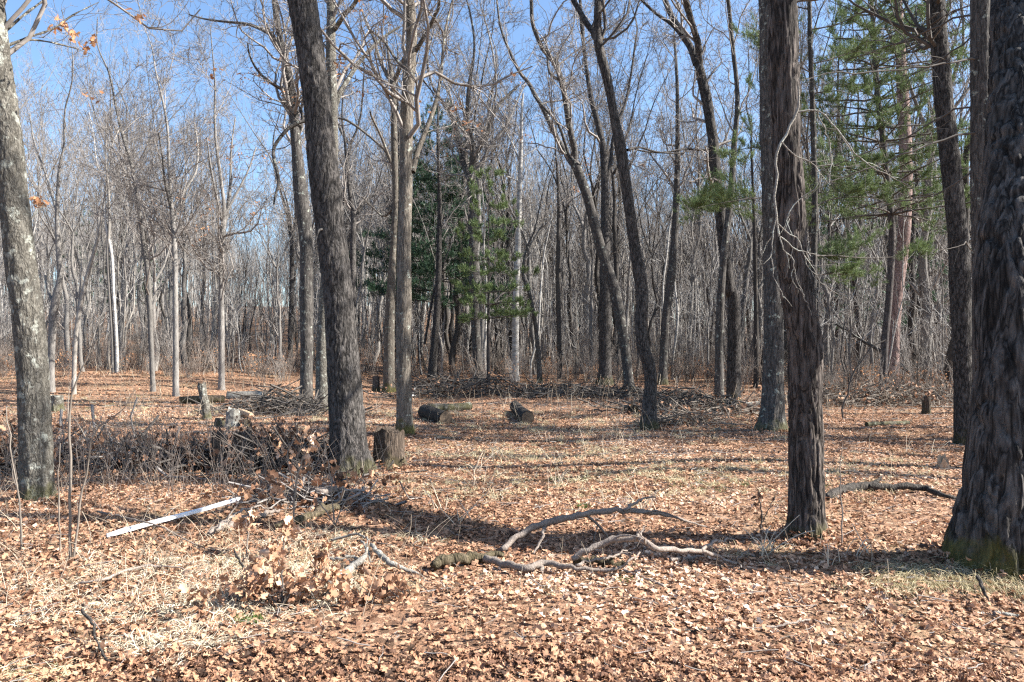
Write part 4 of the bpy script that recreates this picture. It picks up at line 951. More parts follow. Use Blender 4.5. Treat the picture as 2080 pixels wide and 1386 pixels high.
def weeds():
    mb = MB(); x, y = area_pts(2600, 3.6, 30, .7)
    k = rng.random(len(x)) < np.clip(vn(x, y, 8, .5) * 1.6 - .3, .05, 1); x, y = x[k], y[k]; n = len(x)
    t = np.linspace(0, 1, 5); h = rng.uniform(.08, .42, n) * np.clip(y / 10, .6, 1.3); d = rng.normal(0, .22, (n, 2)); c = rng.normal(0, .2, (n, 2))
    P = np.stack([x[:, None] + h[:, None] * (d[:, :1] * t + c[:, :1] * t ** 2), y[:, None] + h[:, None] * (d[:, 1:] * t + c[:, 1:] * t ** 2), hgt(x, y)[:, None] + h[:, None] * t], -1)
    R = np.broadcast_to(np.linspace(1, .6, 5), (n, 5)) * (np.maximum(.0018, y * .00028))[:, None]
    tn = rng.random(n); mb.tubes(P, R, 3, tint=tn)
    s = rng.random(n) < .5; b = spawn(P[s], R[s], 9, .4, 1, (.3, 1.), .4, 3, .1, .3, .8, .6, .04, .15, .0014); mb.tubes(*b, 3, tint=rng.random(len(b[0])))
    px_ = rng.uniform(-20, 860, 170); py_ = rng.uniform(985, 1250, 170) ; g = np.array([G(a, b) for a, b in zip(px_, py_)]); g = np.repeat(g, 3, 0); n2 = len(g); g[:, :2] += rng.normal(0, .12, (n2, 2)); g[:, 2] = hgt(g[:, 0], g[:, 1])
    t2 = np.linspace(0, 1, 5); h2 = rng.uniform(.06, .3, n2); d2 = rng.normal(0, .45, (n2, 2)); c2 = rng.normal(0, .5, (n2, 2))
    P2 = np.stack([g[:, :1] + h2[:, None] * (d2[:, :1] * t2 + c2[:, :1] * t2 ** 2), g[:, 1:2] + h2[:, None] * (d2[:, 1:] * t2 + c2[:, 1:] * t2 ** 2), g[:, 2:] + h2[:, None] * t2], -1)
    mb.tubes(P2, np.broadcast_to(np.linspace(.0024, .0014, 5), (n2, 5)), 3, tint=rng.random(n2) ** 2)
    # nodding bleached stems at named spots
    for px, py in ((960, 960), (975, 985), (1010, 930), (1130, 990), (1140, 985), (1295, 1040), (1310, 1045), (900, 1040), (935, 1065), (1560, 1125), (1545, 1130), (1110, 900), (1260, 910), (1130, 945), (1690, 1150), (1740, 1130), (1850, 920), (1900, 925)):
        g = G(px, py); P = []
        for q in range(5):
            a = rng.normal(0, .5); hh = rng.uniform(.14, .34); tt = np.linspace(0, 1, 7)
            P.append(np.stack([g[0] + rng.normal(0, .05) + a * hh * tt ** 2 + .25 * hh * a * np.sin(tt * 3), g[1] + rng.normal(0, .04, 1) + rng.normal(0, .2) * hh * tt, g[2] + hh * (tt - .45 * max(0, rng.normal(.5, .4)) * tt ** 3)], 1))
        mb.tubes(np.array(P), np.broadcast_to(np.linspace(.004, .003, 7), (5, 7)), 4, tint=np.full(5, .9))
    tag(mb.build("dry_weeds", TWIG_PALE), "thin bleached weed stalks standing over the clearing floor", None, kind="stuff")
weeds()
def red_canes():
    mb = MB(); n = 900
    px = rng.uniform(0, 700, n); py = rng.uniform(930, 1010, n) - rng.random(n) * 15; g = np.array([G(a, b) for a, b in zip(px[:300], py[:300])]); g = np.repeat(g, 3, 0) + np.stack([rng.normal(0, .3, 900), rng.normal(0, .25, 900), 0 * px], 1)
    g[:, 2] = hgt(g[:, 0], g[:, 1]); kk = rng.random(n) < .62; g = g[kk]; n = int(kk.sum()); t = np.linspace(0, 1, 6); h = rng.uniform(.2, .85, n) ** 1.2; d = rng.normal(0, .2, (n, 2)); c = rng.normal(0, .3, (n, 2))
    P = np.stack([g[:, :1] + h[:, None] * (d[:, :1] * t + c[:, :1] * t ** 2), g[:, 1:2] + h[:, None] * (d[:, 1:] * t + c[:, 1:] * t ** 2), g[:, 2:] + h[:, None] * t], -1)
    mb.tubes(P, np.broadcast_to(np.linspace(.0032, .0018, 6), (n, 6)), 3)
    b = spawn(P, np.full((n, 6), .003), 5, .3, 1, (.3, .9), .35, 3, .1, .2, .8, .6, .05, .25, .0018); mb.tubes(*b, 3)
    tag(mb.build("bramble_canes", TWIG_BROWN), "reddish bramble canes standing along the brush between the left oaks", None, kind="stuff")
red_canes()

# ------------------------------------------------------------------ dead wood: fallen limbs, logs, stumps, brush
def gpath(L, n=None):
    "rows (px, py, width, lift) -> world rows x,y,z,r"
    out = []
    for t in L:
        up = t[3] if len(t) > 3 else t[2] / 2 / F * 6.
        g = G(t[0], t[1], up); out.append([*g, t[2] / 2 / F * g[1]])
    return np.array(out)
def fallen(name, label, paths, mat=DEADWOOD, cat="fallen branch", S=10, twigs=0., rough=.004, group=None):
    root = None; cur = []
    for k, L in enumerate(paths):
        C = gpath(L); C, ln = spline(C, max(8, int(12 + 14 * _len(C)))); C[:, :3] += rng.normal(0, rough, (len(C), 3)); C[:, 3] *= rng.uniform(.82, 1.15, len(C)) * np.interp(np.linspace(0, 1, len(C)), [0, .6, 1], [1, .95, .62])
        cur.append(C)
    base = cur[0][0, :3]
    root = empty(name, base); tag(root, label, cat, group)
    for k, C in enumerate(cur):
        mb = MB(); mb.tubes(C[:, :3], C[:, 3], S)
        if k == 0 or C[:, 3].max() > .006:
            mb.add(C[0, :3][None] + 0 * C[:1, :3])  # keeps the stub end closed below
            i0 = mb.n - 1; st = 0; mb.T.append(np.array([[i0, (j + 1) % S, j] for j in range(S)])); mb.TM.append(np.zeros(S))
            e = (len(C) - 1) * S; mb.add(C[-1:, :3]); mb.T.append(np.array([[mb.n - 1, e + j, e + (j + 1) % S] for j in range(S)])); mb.TM.append(np.zeros(S))
        if twigs:
            q, _ = spline(C, 10); a = spawn(q[None, :, :3], q[None, :, 3], twigs, .2, 1, (.4, 1.), .3, 5, .02, .2, .6, .3, .1, .5, .002); mb.tubes(*a, 4)
            b = spawn(*a, twigs, .2, 1, (.4, 1.), .5, 3, 0, .2, .7, .5, .05, .25, .0015); mb.tubes(*b, 3)
        mb.build("stem" if k == 0 else "fork", mat, root, base)
    return root
def _len(C): return float(np.linalg.norm(np.diff(C[:, :3], axis=0), axis=1).sum())
fallen("fallen_branch", "long pale many-forked dead branch arching over the leaves in the foreground",
       [[(985, 1134, 16, .05), (1010, 1140, 15, .05), (1045, 1152, 15, .05), (1075, 1156, 15, .06), (1100, 1146, 14, .06), (1140, 1150, 13, .06), (1170, 1156, 10, .05), (1220, 1160, 9, .04), (1255, 1158, 8, .05), (1280, 1140, 7, .1), (1298, 1122, 5, .13)],
        [(1160, 1138, 11, .08), (1180, 1126, 12, .12), (1215, 1108, 13, .18), (1260, 1096, 13, .22), (1295, 1094, 13, .24), (1320, 1106, 12, .22), (1350, 1116, 11, .18), (1400, 1119, 11, .14), (1440, 1125, 11, .1), (1470, 1135, 10, .05), (1497, 1146, 9, .03)],
        [(1425, 1121, 8, .12), (1440, 1107, 7, .15), (1460, 1100, 6, .16), (1486, 1097, 5, .15)], [(1294, 1092, 7, .25), (1302, 1080, 5, .28), (1312, 1072, 3, .3)],
        [(1496, 1137, 3, .05), (1512, 1125, 2.5, .08), (1526, 1114, 2, .1)],
        [(1020, 1118, 10, .03), (1040, 1098, 12, .08), (1070, 1078, 14, .14), (1110, 1062, 14, .2), (1160, 1050, 14, .24), (1210, 1041, 13, .26), (1260, 1038, 11, .26), (1320, 1040, 10, .22), (1365, 1050, 8, .15), (1400, 1060, 7, .08), (1430, 1070, 5, .03)],
        [(1272, 1036, 7, .27), (1290, 1022, 6, .3), (1310, 1012, 5, .32), (1331, 1010, 5, .32)], [(1106, 1066, 7, .18), (1104, 1085, 6, .14), (1095, 1105, 6, .08), (1085, 1125, 5, .03)],
        [(1172, 1150, 7, .05), (1195, 1140, 6, .07), (1230, 1135, 6, .08), (1275, 1118, 5, .1)], [(1098, 1148, 10, .05), (1100, 1160, 9, .03), (1102, 1168, 6, .0)]], twigs=1.2, rough=.006)
fallen("rotten_branch", "dark rotting butt end lying left of the pale forked branch", [[(876, 1152, 22), (920, 1138, 26), (960, 1134, 24), (990, 1130, 20), (1020, 1128, 14)]], mat=ROTTEN, rough=.01, S=14)
fallen("rotten_branch", "mossy decayed branch lying half buried under the pale forked branch", [[(1170, 1140, 16, .03), (1215, 1142, 18, .03), (1260, 1146, 16, .03), (1285, 1152, 10, .02)]], mat=ROTTEN, rough=.012, S=12)
fallen("fallen_branch", "short barkless stick in the long shadow below the pale branch's forked tip", [[(1362, 1140, 8, .02), (1390, 1134, 9, .03), (1430, 1132, 7, .03)]], rough=.006)
fallen("fallen_branch", "thin stick with a dark tip lying below the pale forked branch", [[(1268, 1158, 6, .03), (1300, 1172, 5, .02), (1330, 1184, 5, .02), (1348, 1192, 8, .02)]])
fallen("fallen_branch", "lichen-crusted grey branch with twiggy forks, left of the butt end",
       [[(668, 1186, 15, .02), (690, 1172, 16, .04), (712, 1155, 16, .06), (732, 1140, 13, .1), (745, 1122, 9, .14), (742, 1108, 5, .16)], [(700, 1130, 7, .1), (725, 1135, 6, .08), (660, 1132, 5, .06)][:2] + [(740, 1140, 6, .08)],
        [(755, 1108, 8, .16), (772, 1125, 12, .13), (795, 1145, 12, .09), (825, 1158, 10, .05), (850, 1166, 7, .03)], [(672, 1100, 5, .06), (700, 1090, 6, .1), (725, 1087, 5, .13), (750, 1098, 5, .14)],
        [(735, 1100, 4, .16), (748, 1120, 5, .12), (752, 1145, 4, .05)], [(650, 1134, 5, .04), (690, 1138, 7, .05), (725, 1145, 8, .06)]], mat=LICHENWOOD, twigs=3.)
fallen("fallen_branch", "black root-like limb on the leaves between the two right foreground oaks",
       [[(1682, 1012, 16, .02), (1710, 996, 20, .03), (1745, 990, 19, .04), (1790, 990, 16, .05), (1840, 990, 15, .06), (1880, 992, 15, .06), (1905, 1003, 14, .05), (1925, 1010, 13, .04), (1948, 1014, 11, .02)], [(1765, 990, 10, .05), (1778, 980, 9, .08), (1794, 970, 7, .12)]], mat=DARKWOOD, S=12, rough=.008)
def leaning():
    g = G(1890, 792); D = g[1]; root = empty("leaning_log", g); tag(root, "thin fallen trunk propped at a slant in front of the pink-barked pine", "fallen tree")
    C, _ = spline(np.array([[*W(x, y, D + q), w / 2 / F * D] for x, y, w, q in ((1894, 794, 10, 0), (1850, 758, 9, .2), (1800, 722, 8, .4), (1750, 690, 6, .7), (1700, 660, 4, 1.), (1660, 640, 3, 1.2))]), 20)
    C[:, :3] += rng.normal(0, .015, (20, 3)); mb = MB(); mb.tubes(C[:, :3], C[:, 3], 10); mb.build("trunk", OAK_GREY, root, g)
    q, _ = spline(C, 10); mb = MB(); a = spawn(q[None, :, :3], q[None, :, 3], 2.2, .25, 1, (.5, 1.2), .22, 6, -.05, .2, .6, .3, .3, 1.2, .004); mb.tubes(*a, 4); mb.tubes(*spawn(*a, 4, .1, 1, (.4, 1.), .5, 3, 0, .2, .7, .5, .1, .5, .003), 3)
    tag(mb.build("twigs", TWIG_DARK, root, g), kind="stuff")
leaning()
fallen("fallen_branch", "rotten moss-flecked branch under the twigs at the leaning oak's foot",
       [[(620, 992, 10, .12), (650, 1000, 14, .14), (690, 996, 12, .14), (730, 1003, 10, .1), (752, 1008, 6, .06)], [(635, 996, 6, .14), (680, 990, 5, .18), (715, 996, 4, .16)]], mat=DEADWOOD, twigs=2., rough=.01)
fallen("fallen_branch", "brown decaying limb running down-left from the leaning oak's brush", [[(680, 1030, 16, .04), (640, 1045, 18, .04), (600, 1060, 18, .04), (560, 1072, 14, .03)]], mat=ROTTEN, rough=.012, S=12)
fallen("fallen_branch", "split grey branch just right of the white board", [[(425, 1085, 12, .03), (455, 1068, 16, .05), (490, 1055, 15, .06), (530, 1045, 12, .06), (570, 1036, 9, .05)], [(440, 1078, 6, .06), (480, 1045, 6, .1), (520, 1032, 6, .1), (555, 1034, 5, .08)]], mat=DEADWOOD, rough=.01, twigs=1.5)
fallen("fallen_branch", "slim bare stick crossing under the white board's left half", [[(200, 1040, 4, .05), (280, 1058, 4, .12), (330, 1072, 4, .1), (380, 1098, 4, .04), (415, 1112, 4, .01)]])
fallen("fallen_branch", "dark crooked stick standing out of the pale grass at lower left", [[(165, 1240, 6, .12), (185, 1265, 6, .1), (195, 1300, 5, .06), (215, 1340, 6, .03), (240, 1362, 6, .0)]], mat=DARKWOOD)
fallen("fallen_branch", "long grey stick lying across the leaves above the pale grass", [[(160, 1186, 5, .03), (210, 1178, 6, .04), (260, 1158, 6, .05), (320, 1150, 5, .05), (390, 1160, 3, .03)]], twigs=1.)
fallen("fallen_branch", "dark twig leaning on the dried leaf cluster in the left foreground", [[(475, 1120, 4, .2), (500, 1160, 5, .14), (530, 1190, 5, .09), (570, 1218, 6, .03)], [(570, 1215, 6, .03), (575, 1180, 5, .12), (568, 1140, 4, .2)]], mat=DARKWOOD, twigs=1.5)
fallen("fallen_branch", "short dark stick in the draped grass at lower right", [[(1986, 1172, 7, .14), (1996, 1195, 8, .1), (2010, 1225, 4, .04)]], mat=DARKWOOD)
fallen("fallen_branch", "pale lichened stick at the lower right corner of the leaves", [[(2018, 1246, 7, .02), (2040, 1249, 8, .03), (2068, 1253, 6, .02)]], mat=LICHENWOOD)
fallen("fallen_branch", "slender stick sunk in the leaves at bottom centre-right", [[(1380, 1286, 4, .01), (1430, 1281, 5, .015), (1490, 1282, 4, .01)]], mat=DARKWOOD)
fallen("fallen_branch", "bleached stick with a flat end right of the buried stick", [[(1555, 1277, 5, .02), (1600, 1268, 5, .03), (1645, 1260, 6, .02)]])

def log(label, p0, p1, r0, r1, mat, seed, cut=True, S=40, amp=.012, name="log"):
    p0, p1 = np.array(p0), np.array(p1); L = np.linalg.norm(p1 - p0); u = np.linspace(0, 1, int(L / .035) + 2)
    C = p0 + (p1 - p0) * u[:, None]; C[:, 2] += .01 * np.sin(u * 5 + seed); T = nrm(np.gradient(C, axis=0)); n = nrm(np.cross(T, np.array([0, 0, 1.]))); b = np.cross(T, n)
    th = np.arange(S) * 2 * pi / S; R = r0 + (r1 - r0) * u
    V = C[:, None] + R[:, None, None] * (n[:, None] * np.cos(th)[None, :, None] + b[:, None] * np.sin(th)[None, :, None]); V = bark_disp(V, C, amp, 24, 24, seed)
    K = len(u); i = np.arange(K - 1)[:, None] * S; j = np.arange(S)[None]; j2 = (j + 1) % S
    root = empty(name, (*p0[:2], hgt(p0[0], p0[1]))); tag(root, label, "log"); base = np.array([*p0[:2], float(hgt(p0[0], p0[1]))])
    MB().add(V, np.stack([i + j, i + j2, i + S + j2, i + S + j], -1)).build("bark", mat, root, base)
    for e, c, k in ((0, C[0], -1), (K - 1, C[-1], 1)):
        ring = V[e]; c2 = c + T[e] * .004 * k; ring = c2 + (ring - c) * .97
        tris = [[S, q, (q + 1) % S][::k] for q in range(S)]
        MB().add(np.vstack([ring + T[e] * .002 * k, c2 + T[e] * .004 * k]), tris=tris).build("cut_face", (LOGEND if r0 > .1 else WOODCUT) if cut else mat, root, base)
def lp(px, py, r): g = G(px, py); return np.array([g[0], g[1], g[2] + r * .85])
log("dark thick log with a sawn tan end, right behind the tan oak", lp(862, 850, .16), lp(906, 862, .15), .15, .14, DARKWOOD, 1.)
g0 = lp(855, 842, .17); g1 = lp(903, 858, .15)
log("paler lichened log lying behind the dark sawn log", lp(870, 838, .1), lp(955, 833, .1), .11, .1, OAK_LICHEN, 2.)
log("single dark log with its round sawn end facing the camera, mid clearing", lp(1046, 836, .15), lp(1072, 862, .14), .13, .13, DARKWOOD, 3.)
log("pale lichen-white log far left behind the brush", lp(462, 810, .1), lp(538, 812, .1), .12, .14, LICHENWOOD, 4., cut=False)
log("faint grey log in the scrub left of the white log", lp(365, 820, .1), lp(455, 818, .1), .1, .11, ROTTEN, 5., cut=False)
log("small split billet resting beside the pale stump on the left", lp(486, 846, .12), lp(510, 852, .1), .07, .06, WOODCUT, 6., S=16)
log("pale fallen log in the brush right of the broad flared oak", lp(1760, 868, .05), lp(1845, 862, .05), .05, .045, OAK_GREY, 7., S=20, cut=False)
log("grey fallen log behind the brush at right, under the leaning trunk", lp(1828, 796, .1), lp(1880, 800, .1), .13, .12, DEADWOOD, 8., S=20, cut=False)
log("short pale log piece just left of the broad flared oak", lp(1510, 828, .1), lp(1542, 828, .1), .07, .07, LICHENWOOD, 9., S=20)

def stump(label, px, py, w, h, mat, seed, jag=.3, S=48, cut=None, name="stump", lean=0.):
    g = G(px, py); r = w / 2 / F * g[1]; H = h / F * g[1]
    root = empty(name, g); tag(root, label, "stump"); rs = np.random.default_rng(int(seed * 10))
    th = np.arange(S) * 2 * pi / S
    top = H * (1 - jag * np.clip(np.interp(np.arange(S), np.linspace(0, S, 11), np.append(rs.random(10), 0) if False else np.concatenate([rs.random(10), [0]])), 0, 1)) * (1 + rs.normal(0, .03 * (jag > .05), S))
    top[-1] = (top[0] + top[-2]) / 2
    u = np.linspace(0, 1, 26); V = np.zeros((26, S, 3)); z = -.12 + (top + .12)[None] * u[:, None]
    R = r * (1 + .35 * np.exp(-np.maximum(z, 0) / (r * .8)) * (.8 + .4 * np.cos(5 * th + seed))[None])
    V[..., 0] = R * np.cos(th) + lean * z; V[..., 1] = R * np.sin(th); V[..., 2] = z; V += g
    C = np.stack([g[0] + lean * z.mean(1), g[1] + 0 * u, g[2] + z.mean(1)], 1)
    V = bark_disp(V, C, .018, 24, 4, seed)
    i = np.arange(25)[:, None] * S; j = np.arange(S)[None]; j2 = (j + 1) % S
    MB().add(V, np.stack([i + j, i + j2, i + S + j2, i + S + j], -1)).build("bark", mat, root, g)
    rim = V[-1]; c = rim.mean(0)
    rings = [rim, c + (rim - c) * .8 - np.array([0, 0, .03 * (jag > .05)]), c + (rim - c) * .4 - np.array([0, 0, H * jag * .35]), np.broadcast_to(c - np.array([0, 0, H * jag * .45]), rim.shape)]
    VV = np.concatenate(rings); VV[S:, 2] += rs.normal(0, .012 * (jag > .05), 3 * S); k = np.arange(3)[:, None] * S
    MB().add(VV + np.array([0, 0, .001]), np.stack([k + j, k + j2, k + S + j2, k + S + j], -1)).build("top_face", cut or mat, root, g)
stump("tall dark stump with a broken jagged top, touching the leaning dark oak", 790, 952, 60, 84, ROTTEN, 1.3, .13)
stump("blackened split stump, left one of the jagged pair in the brush", 446, 962, 30, 96, ROTTEN, 2.1, .35)
stump("blackened jagged stump, right one of the pair in the brush", 492, 962, 38, 104, ROTTEN, 3.4, .4)
stump("pale grey sunlit stump behind the jagged pair", 473, 868, 26, 42, LICHENWOOD, 4.2, .3)
stump("orange-topped low cut stump left of the pale grey one", 446, 866, 18, 18, OAK_GREY, 5.2, .05, cut=WOODCUT)
stump("brown low stump right of the pale grey one", 500, 868, 18, 16, ROTTEN, 5.7, .1)
stump("dark stump with a slanted top, alone in the brush by the left clearing", 290, 925, 24, 46, ROTTEN, 6.5, .55)
stump("small white stump far left beside the lichened oak", 116, 836, 22, 34, OAK_LICHEN, 7.1, .12, cut=OAK_LICHEN)
stump("thin broken snag leaning left above the brush pile", 422, 852, 16, 80, OAK_LICHEN, 8.1, .35, lean=-.18, name="snag")
stump("square cut post-like stump left of the pale-footed oak pair's background", 764, 796, 14, 32, OAK_GREY, 9.1, .05)
stump("chalk-white stub tucked right behind the tan oak", 839, 806, 8, 18, FUNGUS, 9.9, .05)
stump("brown thick stump in the wood litter by the far brush", 893, 806, 16, 28, ROTTEN, 10.3, .3)
stump("dark rotten stump in the brush under the leaning trunk", 1882, 842, 15, 38, ROTTEN, 11.3, .2)
stump("splintered yellow stump left of the massive oak", 1915, 952, 20, 30, WOODCUT, 12.3, .75)
stump("small jagged stub left of the near-black oak", 1288, 838, 14, 24, ROTTEN, 13.1, .6)

def pile(label, px, py, rx, ry, h, n, L=(.4, 1.4), r=.012, mat=TWIG_DARK, leaves=0, flat=.3, lsz=.11, mats=None, ltint=(0, .7)):
    g = G(px, py); mb = MB(); x = rng.normal(0, rx * .5, n); y = rng.normal(0, ry * .5, n)
    env = np.exp(-(x / rx) ** 2 * 1.5 - (y / ry) ** 2 * 1.5); z = rng.random(n) * h * env
    a = rng.uniform(0, 2 * pi, n); ln = rng.uniform(*L, n); el = rng.normal(0, flat, n); K = 5; t = np.linspace(-.5, .5, K)
    d = np.stack([np.cos(a) * np.cos(el), np.sin(a) * np.cos(el), np.sin(el)], 1)
    P = (np.stack([g[0] + x, g[1] + y, 0 * x], 1)[:, None] + d[:, None] * (ln[:, None] * t)[..., None]) + rng.normal(0, .03, (n, K, 3))
    P[..., 2] += hgt(P[..., 0], P[..., 1]) + z[:, None]; P[..., 2] = np.maximum(P[..., 2], hgt(P[..., 0], P[..., 1]) + .004)
    R = (r * rng.uniform(.25, 1.2, n) ** 1.5)[:, None] * np.linspace(1, .6, K)[None]; mb.tubes(P, R, 4)
    c = spawn(P, R, 2.2, .2, 1, (.4, 1.), .35, 4, .05, .2, .7, .5, .1, .5, .003); mb.tubes(*c, 3)
    if leaves:
        k = rng.integers(0, len(c[0]), leaves); Q = c[0][k][:, -1] + rng.normal(0, .05, (leaves, 3)); Q[:, 2] = np.maximum(Q[:, 2], hgt(Q[:, 0], Q[:, 1]) + .01)
        m2 = MB(); add_leaves(m2, Q, rng.uniform(.6, 1.1, leaves) * lsz, rng.uniform(*ltint, leaves), 1.2, 'mid' if g[1] < 12 else 'lo')
        mb.add(np.concatenate(m2.V), tris=np.concatenate(m2.T), tint=np.concatenate(m2.A), mat=1)
    o = mb.build("brush_pile", [mat, LEAF], loc=g); tag(o, label, "brush pile")
pile("leafy brush heap right of the lichened left-edge oak", 230, 945, 1.6, .6, .3, 190, r=.018, mat=TWIG, flat=.55, leaves=1700, ltint=(.2, .9), lsz=.08)
pile("dense dark brush heap in front of the jagged stump pair", 440, 955, 1.2, .55, .28, 180, r=.02, flat=.5, leaves=1100, lsz=.08)
pile("black shaded brush at the left foot of the leaning dark oak", 600, 955, .8, .5, .4, 300, leaves=700)
pile("shadowy brush heap at the left edge behind the lichened oak", 5, 960, .6, .6, .45, 260, leaves=900)
pile("twiggy branch heap left of the leaning oak's mossy base", 640, 1020, .7, .3, .22, 110, (.3, 1.), mat=TWIG, leaves=250)
pile("dark branch pile behind the stumps, left of the tall grey oak", 570, 842, 1.4, 1., .6, 260, r=.02)
pile("firewood-like heap of grey branches beyond the tan oak", 875, 792, 2., 1.2, .6, 160, (.5, 1.6), r=.025, mat=TWIG_DARK)
pile("brown brush bank at the wood's edge under the Y-forked tree", 960, 806, 3., 1.5, .6, 300, r=.02, leaves=300)
pile("brush pile right of the near-black kinked oak", 1400, 862, .9, .5, .25, 160, r=.012, mat=TWIG_SAP, leaves=200)
pile("dark brush pile left of the two grey oaks' feet", 1385, 832, 1.6, 1., .5, 240, r=.018)
pile("grey slash pile behind the right forked oak", 1440, 838, 1.6, .7, .22, 140, (.5, 1.5), r=.016, mat=TWIG_SAP, leaves=200)
pile("wide brush bank right of the broad flared oak", 1720, 820, 2.4, 1.4, .5, 300, r=.014, mat=TWIG_SAP, leaves=500)
pile("wide dark brush bank under the leaning trunk at right", 1850, 822, 2.2, 1.4, .5, 300, r=.014, mat=TWIG_SAP, leaves=500)
pile("low tangle of sticks at the foot of the curved forked oak", 1240, 806, 2.4, .8, .3, 200, r=.02)
pile("low scrub of sticks left of the curved forked oak", 1130, 800, 2.4, .8, .35, 220, r=.018, leaves=200)
pile("rustling low oak sprig pile with dead leaves, left foreground", 560, 1225, .4, .2, .07, 50, (.12, .4), .004, leaves=420, lsz=.07, ltint=(.35, .95))
pile("dead-leaved twigs beside the lichen-crusted branch", 770, 1215, .3, .16, .06, 30, (.12, .35), .004, leaves=260, lsz=.065, ltint=(.25, .85))

# the white board
def board():
    a, b_ = G(217, 1089, .03), G(486, 1014, .1); d = nrm(b_ - a); s = nrm(np.cross(d, np.array([0, 0, 1.]))); u = np.cross(s, d)
    root = empty("white_board", a); tag(root, "long white-painted board lying on the leaves at left", "board")
    L = np.linalg.norm(b_ - a); n = 40; t = np.linspace(0, 1, n); hw = np.interp(t, [0, .05, .12, .3, 1], [.008, .026, .034, .027, .023]); hh = .012
    V = []
    for k in range(n):
        c = a + d * L * t[k] + u * .004 * sin(t[k] * 7) + s * rng.normal(0, .0012)
        V += [c - s * hw[k] - u * hh, c + s * hw[k] - u * hh, c + s * hw[k] * .94 + u * hh, c - s * hw[k] * .94 + u * hh]
    q = [[4 * k + j, 4 * k + (j + 1) % 4, 4 * k + 4 + (j + 1) % 4, 4 * k + 4 + j] for k in range(n - 1) for j in range(4)]
    q += [[3, 2, 1, 0], [4 * n - 4, 4 * n - 3, 4 * n - 2, 4 * n - 1]]
    MB().add(V, q).build("board", BOARD, root, a, smooth=False)
    for f in (.16, .185, .205, .225, .245):
        c = a + d * L * f + u * (hh + .004) - s * .012; mb = MB()
        mb.tubes(np.stack([c - u * .004 + s * .0, c + u * .012 + d * .006, c + u * .016 - s * .014 + d * .012]), np.array([.004, .0035, .002]), 5); mb.build("splinter", ROTTEN, root, a)
board()

def sapling(label, L, lv=0, mat=TWIG_SAP, tw=2.5, name="sapling", lsz=.1, ltop=True, tint=(.4, 1)):
    g = G(L[0][0][0], L[0][0][1]); root = empty(name, g); tag(root, label, "sapling")
    A = []
    for k, s in enumerate(L):
        dd = rng.uniform(-.2, .2); C = np.array([[*W(x, y, g[1] + dd * i / len(s)), w / 2 / F * g[1]] for i, (x, y, w) in enumerate(s)]); C, _ = spline(C, 12); A.append(C)
        mb = MB(); C[1:, :3] += rng.normal(0, .004, (11, 3)); mb.tubes(C[:, :3], C[:, 3], 6); mb.build("stem", mat, root, g)
    A = np.array(A); a = spawn(A[..., :3], A[..., 3], tw, .3, 1, (.4, .9), .35, 5, .12, .14, .6, .3, .15, .7, .0018)
    b = spawn(*a, tw, .2, 1, (.4, .9), .5, 4, .1, .15, .7, .5, .08, .3, .0014)
    mb = MB(); mb.tubes(*a, 4); mb.tubes(*b, 3)
    if mb.n: tag(mb.build("twigs", mat, root, g), kind="stuff")
    if lv:
        tips = np.concatenate([a[0][:, -1], b[0][:, -1], A[:, -1, :3], A[:, -3, :3]]); k = rng.integers(0, len(tips), lv); mb = MB(); Q = tips[k] + rng.normal(0, .02, (lv, 3)) - np.array([0, 0, .03])
        add_leaves(mb, Q, rng.uniform(.7, 1.2, lv) * lsz, rng.uniform(*tint, lv), 1.5, 'hi'); mb.build("dead_leaves", LEAF, root, g)
sapling("leafless double-stemmed sapling right of the lichened left-edge oak", [[(144, 1138, 7), (143, 1050, 6), (142, 950, 6), (140, 860, 5), (146, 800, 4), (170, 740, 3), (200, 690, 2)], [(150, 1130, 5), (158, 1050, 5), (172, 970, 4), (187, 890, 4), (205, 860, 3), (240, 845, 2), (270, 800, 2)]])
sapling("thin bare sapling at the left edge of the leaves", [[(44, 1120, 4), (40, 1040, 4), (30, 960, 3), (20, 890, 3), (12, 830, 2)]], tw=2.)
sapling("thin straight shoot left of the white board", [[(122, 1125, 3), (121, 1040, 3), (119, 960, 2), (122, 900, 2)]], tw=1.)
sapling("oak sapling with big curled pale leaves, left of the leaning dark oak", [[(598, 1075, 5), (597, 1040, 4), (600, 990, 4), (612, 940, 3), (628, 905, 3), (648, 885, 2)], [(600, 1010, 3), (590, 960, 2), (585, 920, 2), (600, 885, 2)], [(598, 1030, 3), (575, 1000, 2), (555, 985, 2)]], 20, tw=2., lsz=.085, tint=(.75, 1))
sapling("bare pale-twigged shrub in front of the leaning oak's roots", [[(678, 1072, 4), (676, 1030, 3), (672, 980, 3), (664, 930, 2), (655, 890, 2)], [(680, 1070, 3), (700, 1020, 2), (722, 985, 2), (740, 960, 1.5)], [(676, 1060, 3), (640, 1010, 2), (612, 985, 2), (590, 960, 2)]], tw=4.)
sapling("sprig of hanging pale leaves, right of the split grey branch", [[(500, 1140, 4), (503, 1105, 3), (506, 1070, 3), (512, 1040, 2)], [(575, 1140, 3), (576, 1100, 3), (585, 1060, 2)]], 40, tw=3., lsz=.09, tint=(.7, 1))
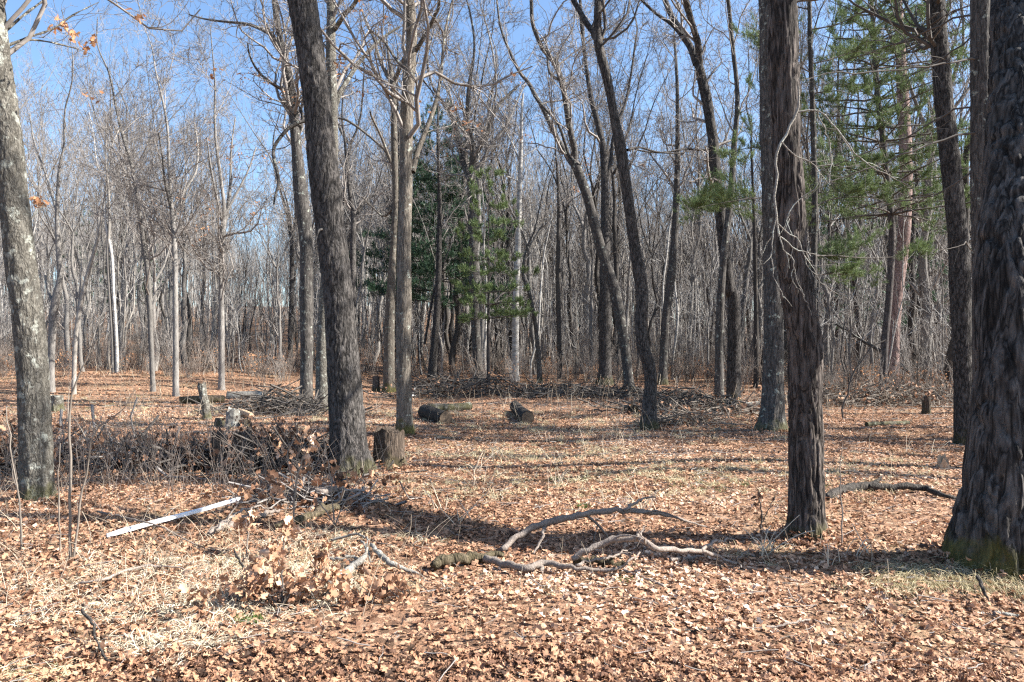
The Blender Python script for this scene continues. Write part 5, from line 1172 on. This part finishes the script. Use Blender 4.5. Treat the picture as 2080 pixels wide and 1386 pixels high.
sapling("low leafy oak sprout in the left foreground grass", [[(570, 1240, 5), (574, 1200, 4), (570, 1150, 3), (560, 1120, 2)], [(575, 1235, 4), (600, 1190, 3), (640, 1170, 2)], [(568, 1235, 4), (540, 1200, 3), (515, 1180, 2)]], 110, mat=TWIG_DARK, tw=5., lsz=.07, tint=(.45, .95))
sapling("dark-twigged sprout with drooping tan leaves beside the lichened branch", [[(650, 1215, 4), (655, 1180, 3), (645, 1150, 2)], [(655, 1212, 3), (680, 1190, 2), (700, 1180, 2)]], 70, mat=TWIG_DARK, tw=6., lsz=.07, tint=(.4, .95))
sapling("slim reddish shoot just right of the reddish-brown oak", [[(1710, 1110, 3), (1710, 1060, 3), (1708, 1010, 2.5), (1706, 950, 2), (1712, 900, 1.5)]], mat=TWIG_BROWN, tw=3.)
sapling("short twiggy sprout left of the reddish-brown oak's base", [[(1545, 1075, 3), (1548, 1040, 3), (1540, 1000, 2)], [(1546, 1065, 2), (1565, 1030, 2), (1575, 1010, 1.5)]], 12, mat=TWIG_DARK, tw=4., lsz=.06, tint=(0, .3))
sapling("tall crooked sapling in the brush right of the reddish-brown oak", [[(1712, 850, 4), (1710, 825, 4), (1722, 805, 4), (1725, 780, 4), (1735, 755, 4), (1750, 735, 3), (1770, 705, 3), (1800, 690, 2)]], mat=TWIG_DARK, tw=2.)

# trees just outside the frame on the sunny side; their shade falls into the picture
for x, y, k, v, sc_ in ((8.4, 8.6, 'stout', 0, .8), (9.4, 10.3, 'dark', 0, .85), (10.6, 12.3, 'stout', 1, .8), (12.4, 14.2, 'grey', 1, .8), (14.0, 16.4, 'stout', 2, .8), (15.8, 19.2, 'dark', 2, .8), (18.5, 22.5, 'stout', 0, .8)):
    place(k, v, x, y, sc_, rng.uniform(0, 6.28), "bare tree standing just beyond the right edge of the frame", "bare trees beyond the right edge of the frame", "slender_tree")
for k, (x, y, H, r, lab) in enumerate(((13.5, 12.5, 15, .2, "pine beyond the right edge of the frame, further back"),)):
    b = np.array([x, y, float(hgt(x, y))]); pine(lab, b, H, r, 5.0, cone(2.8), .5, 5, dens=.6, ln=.16, wd=.02, nt=16)
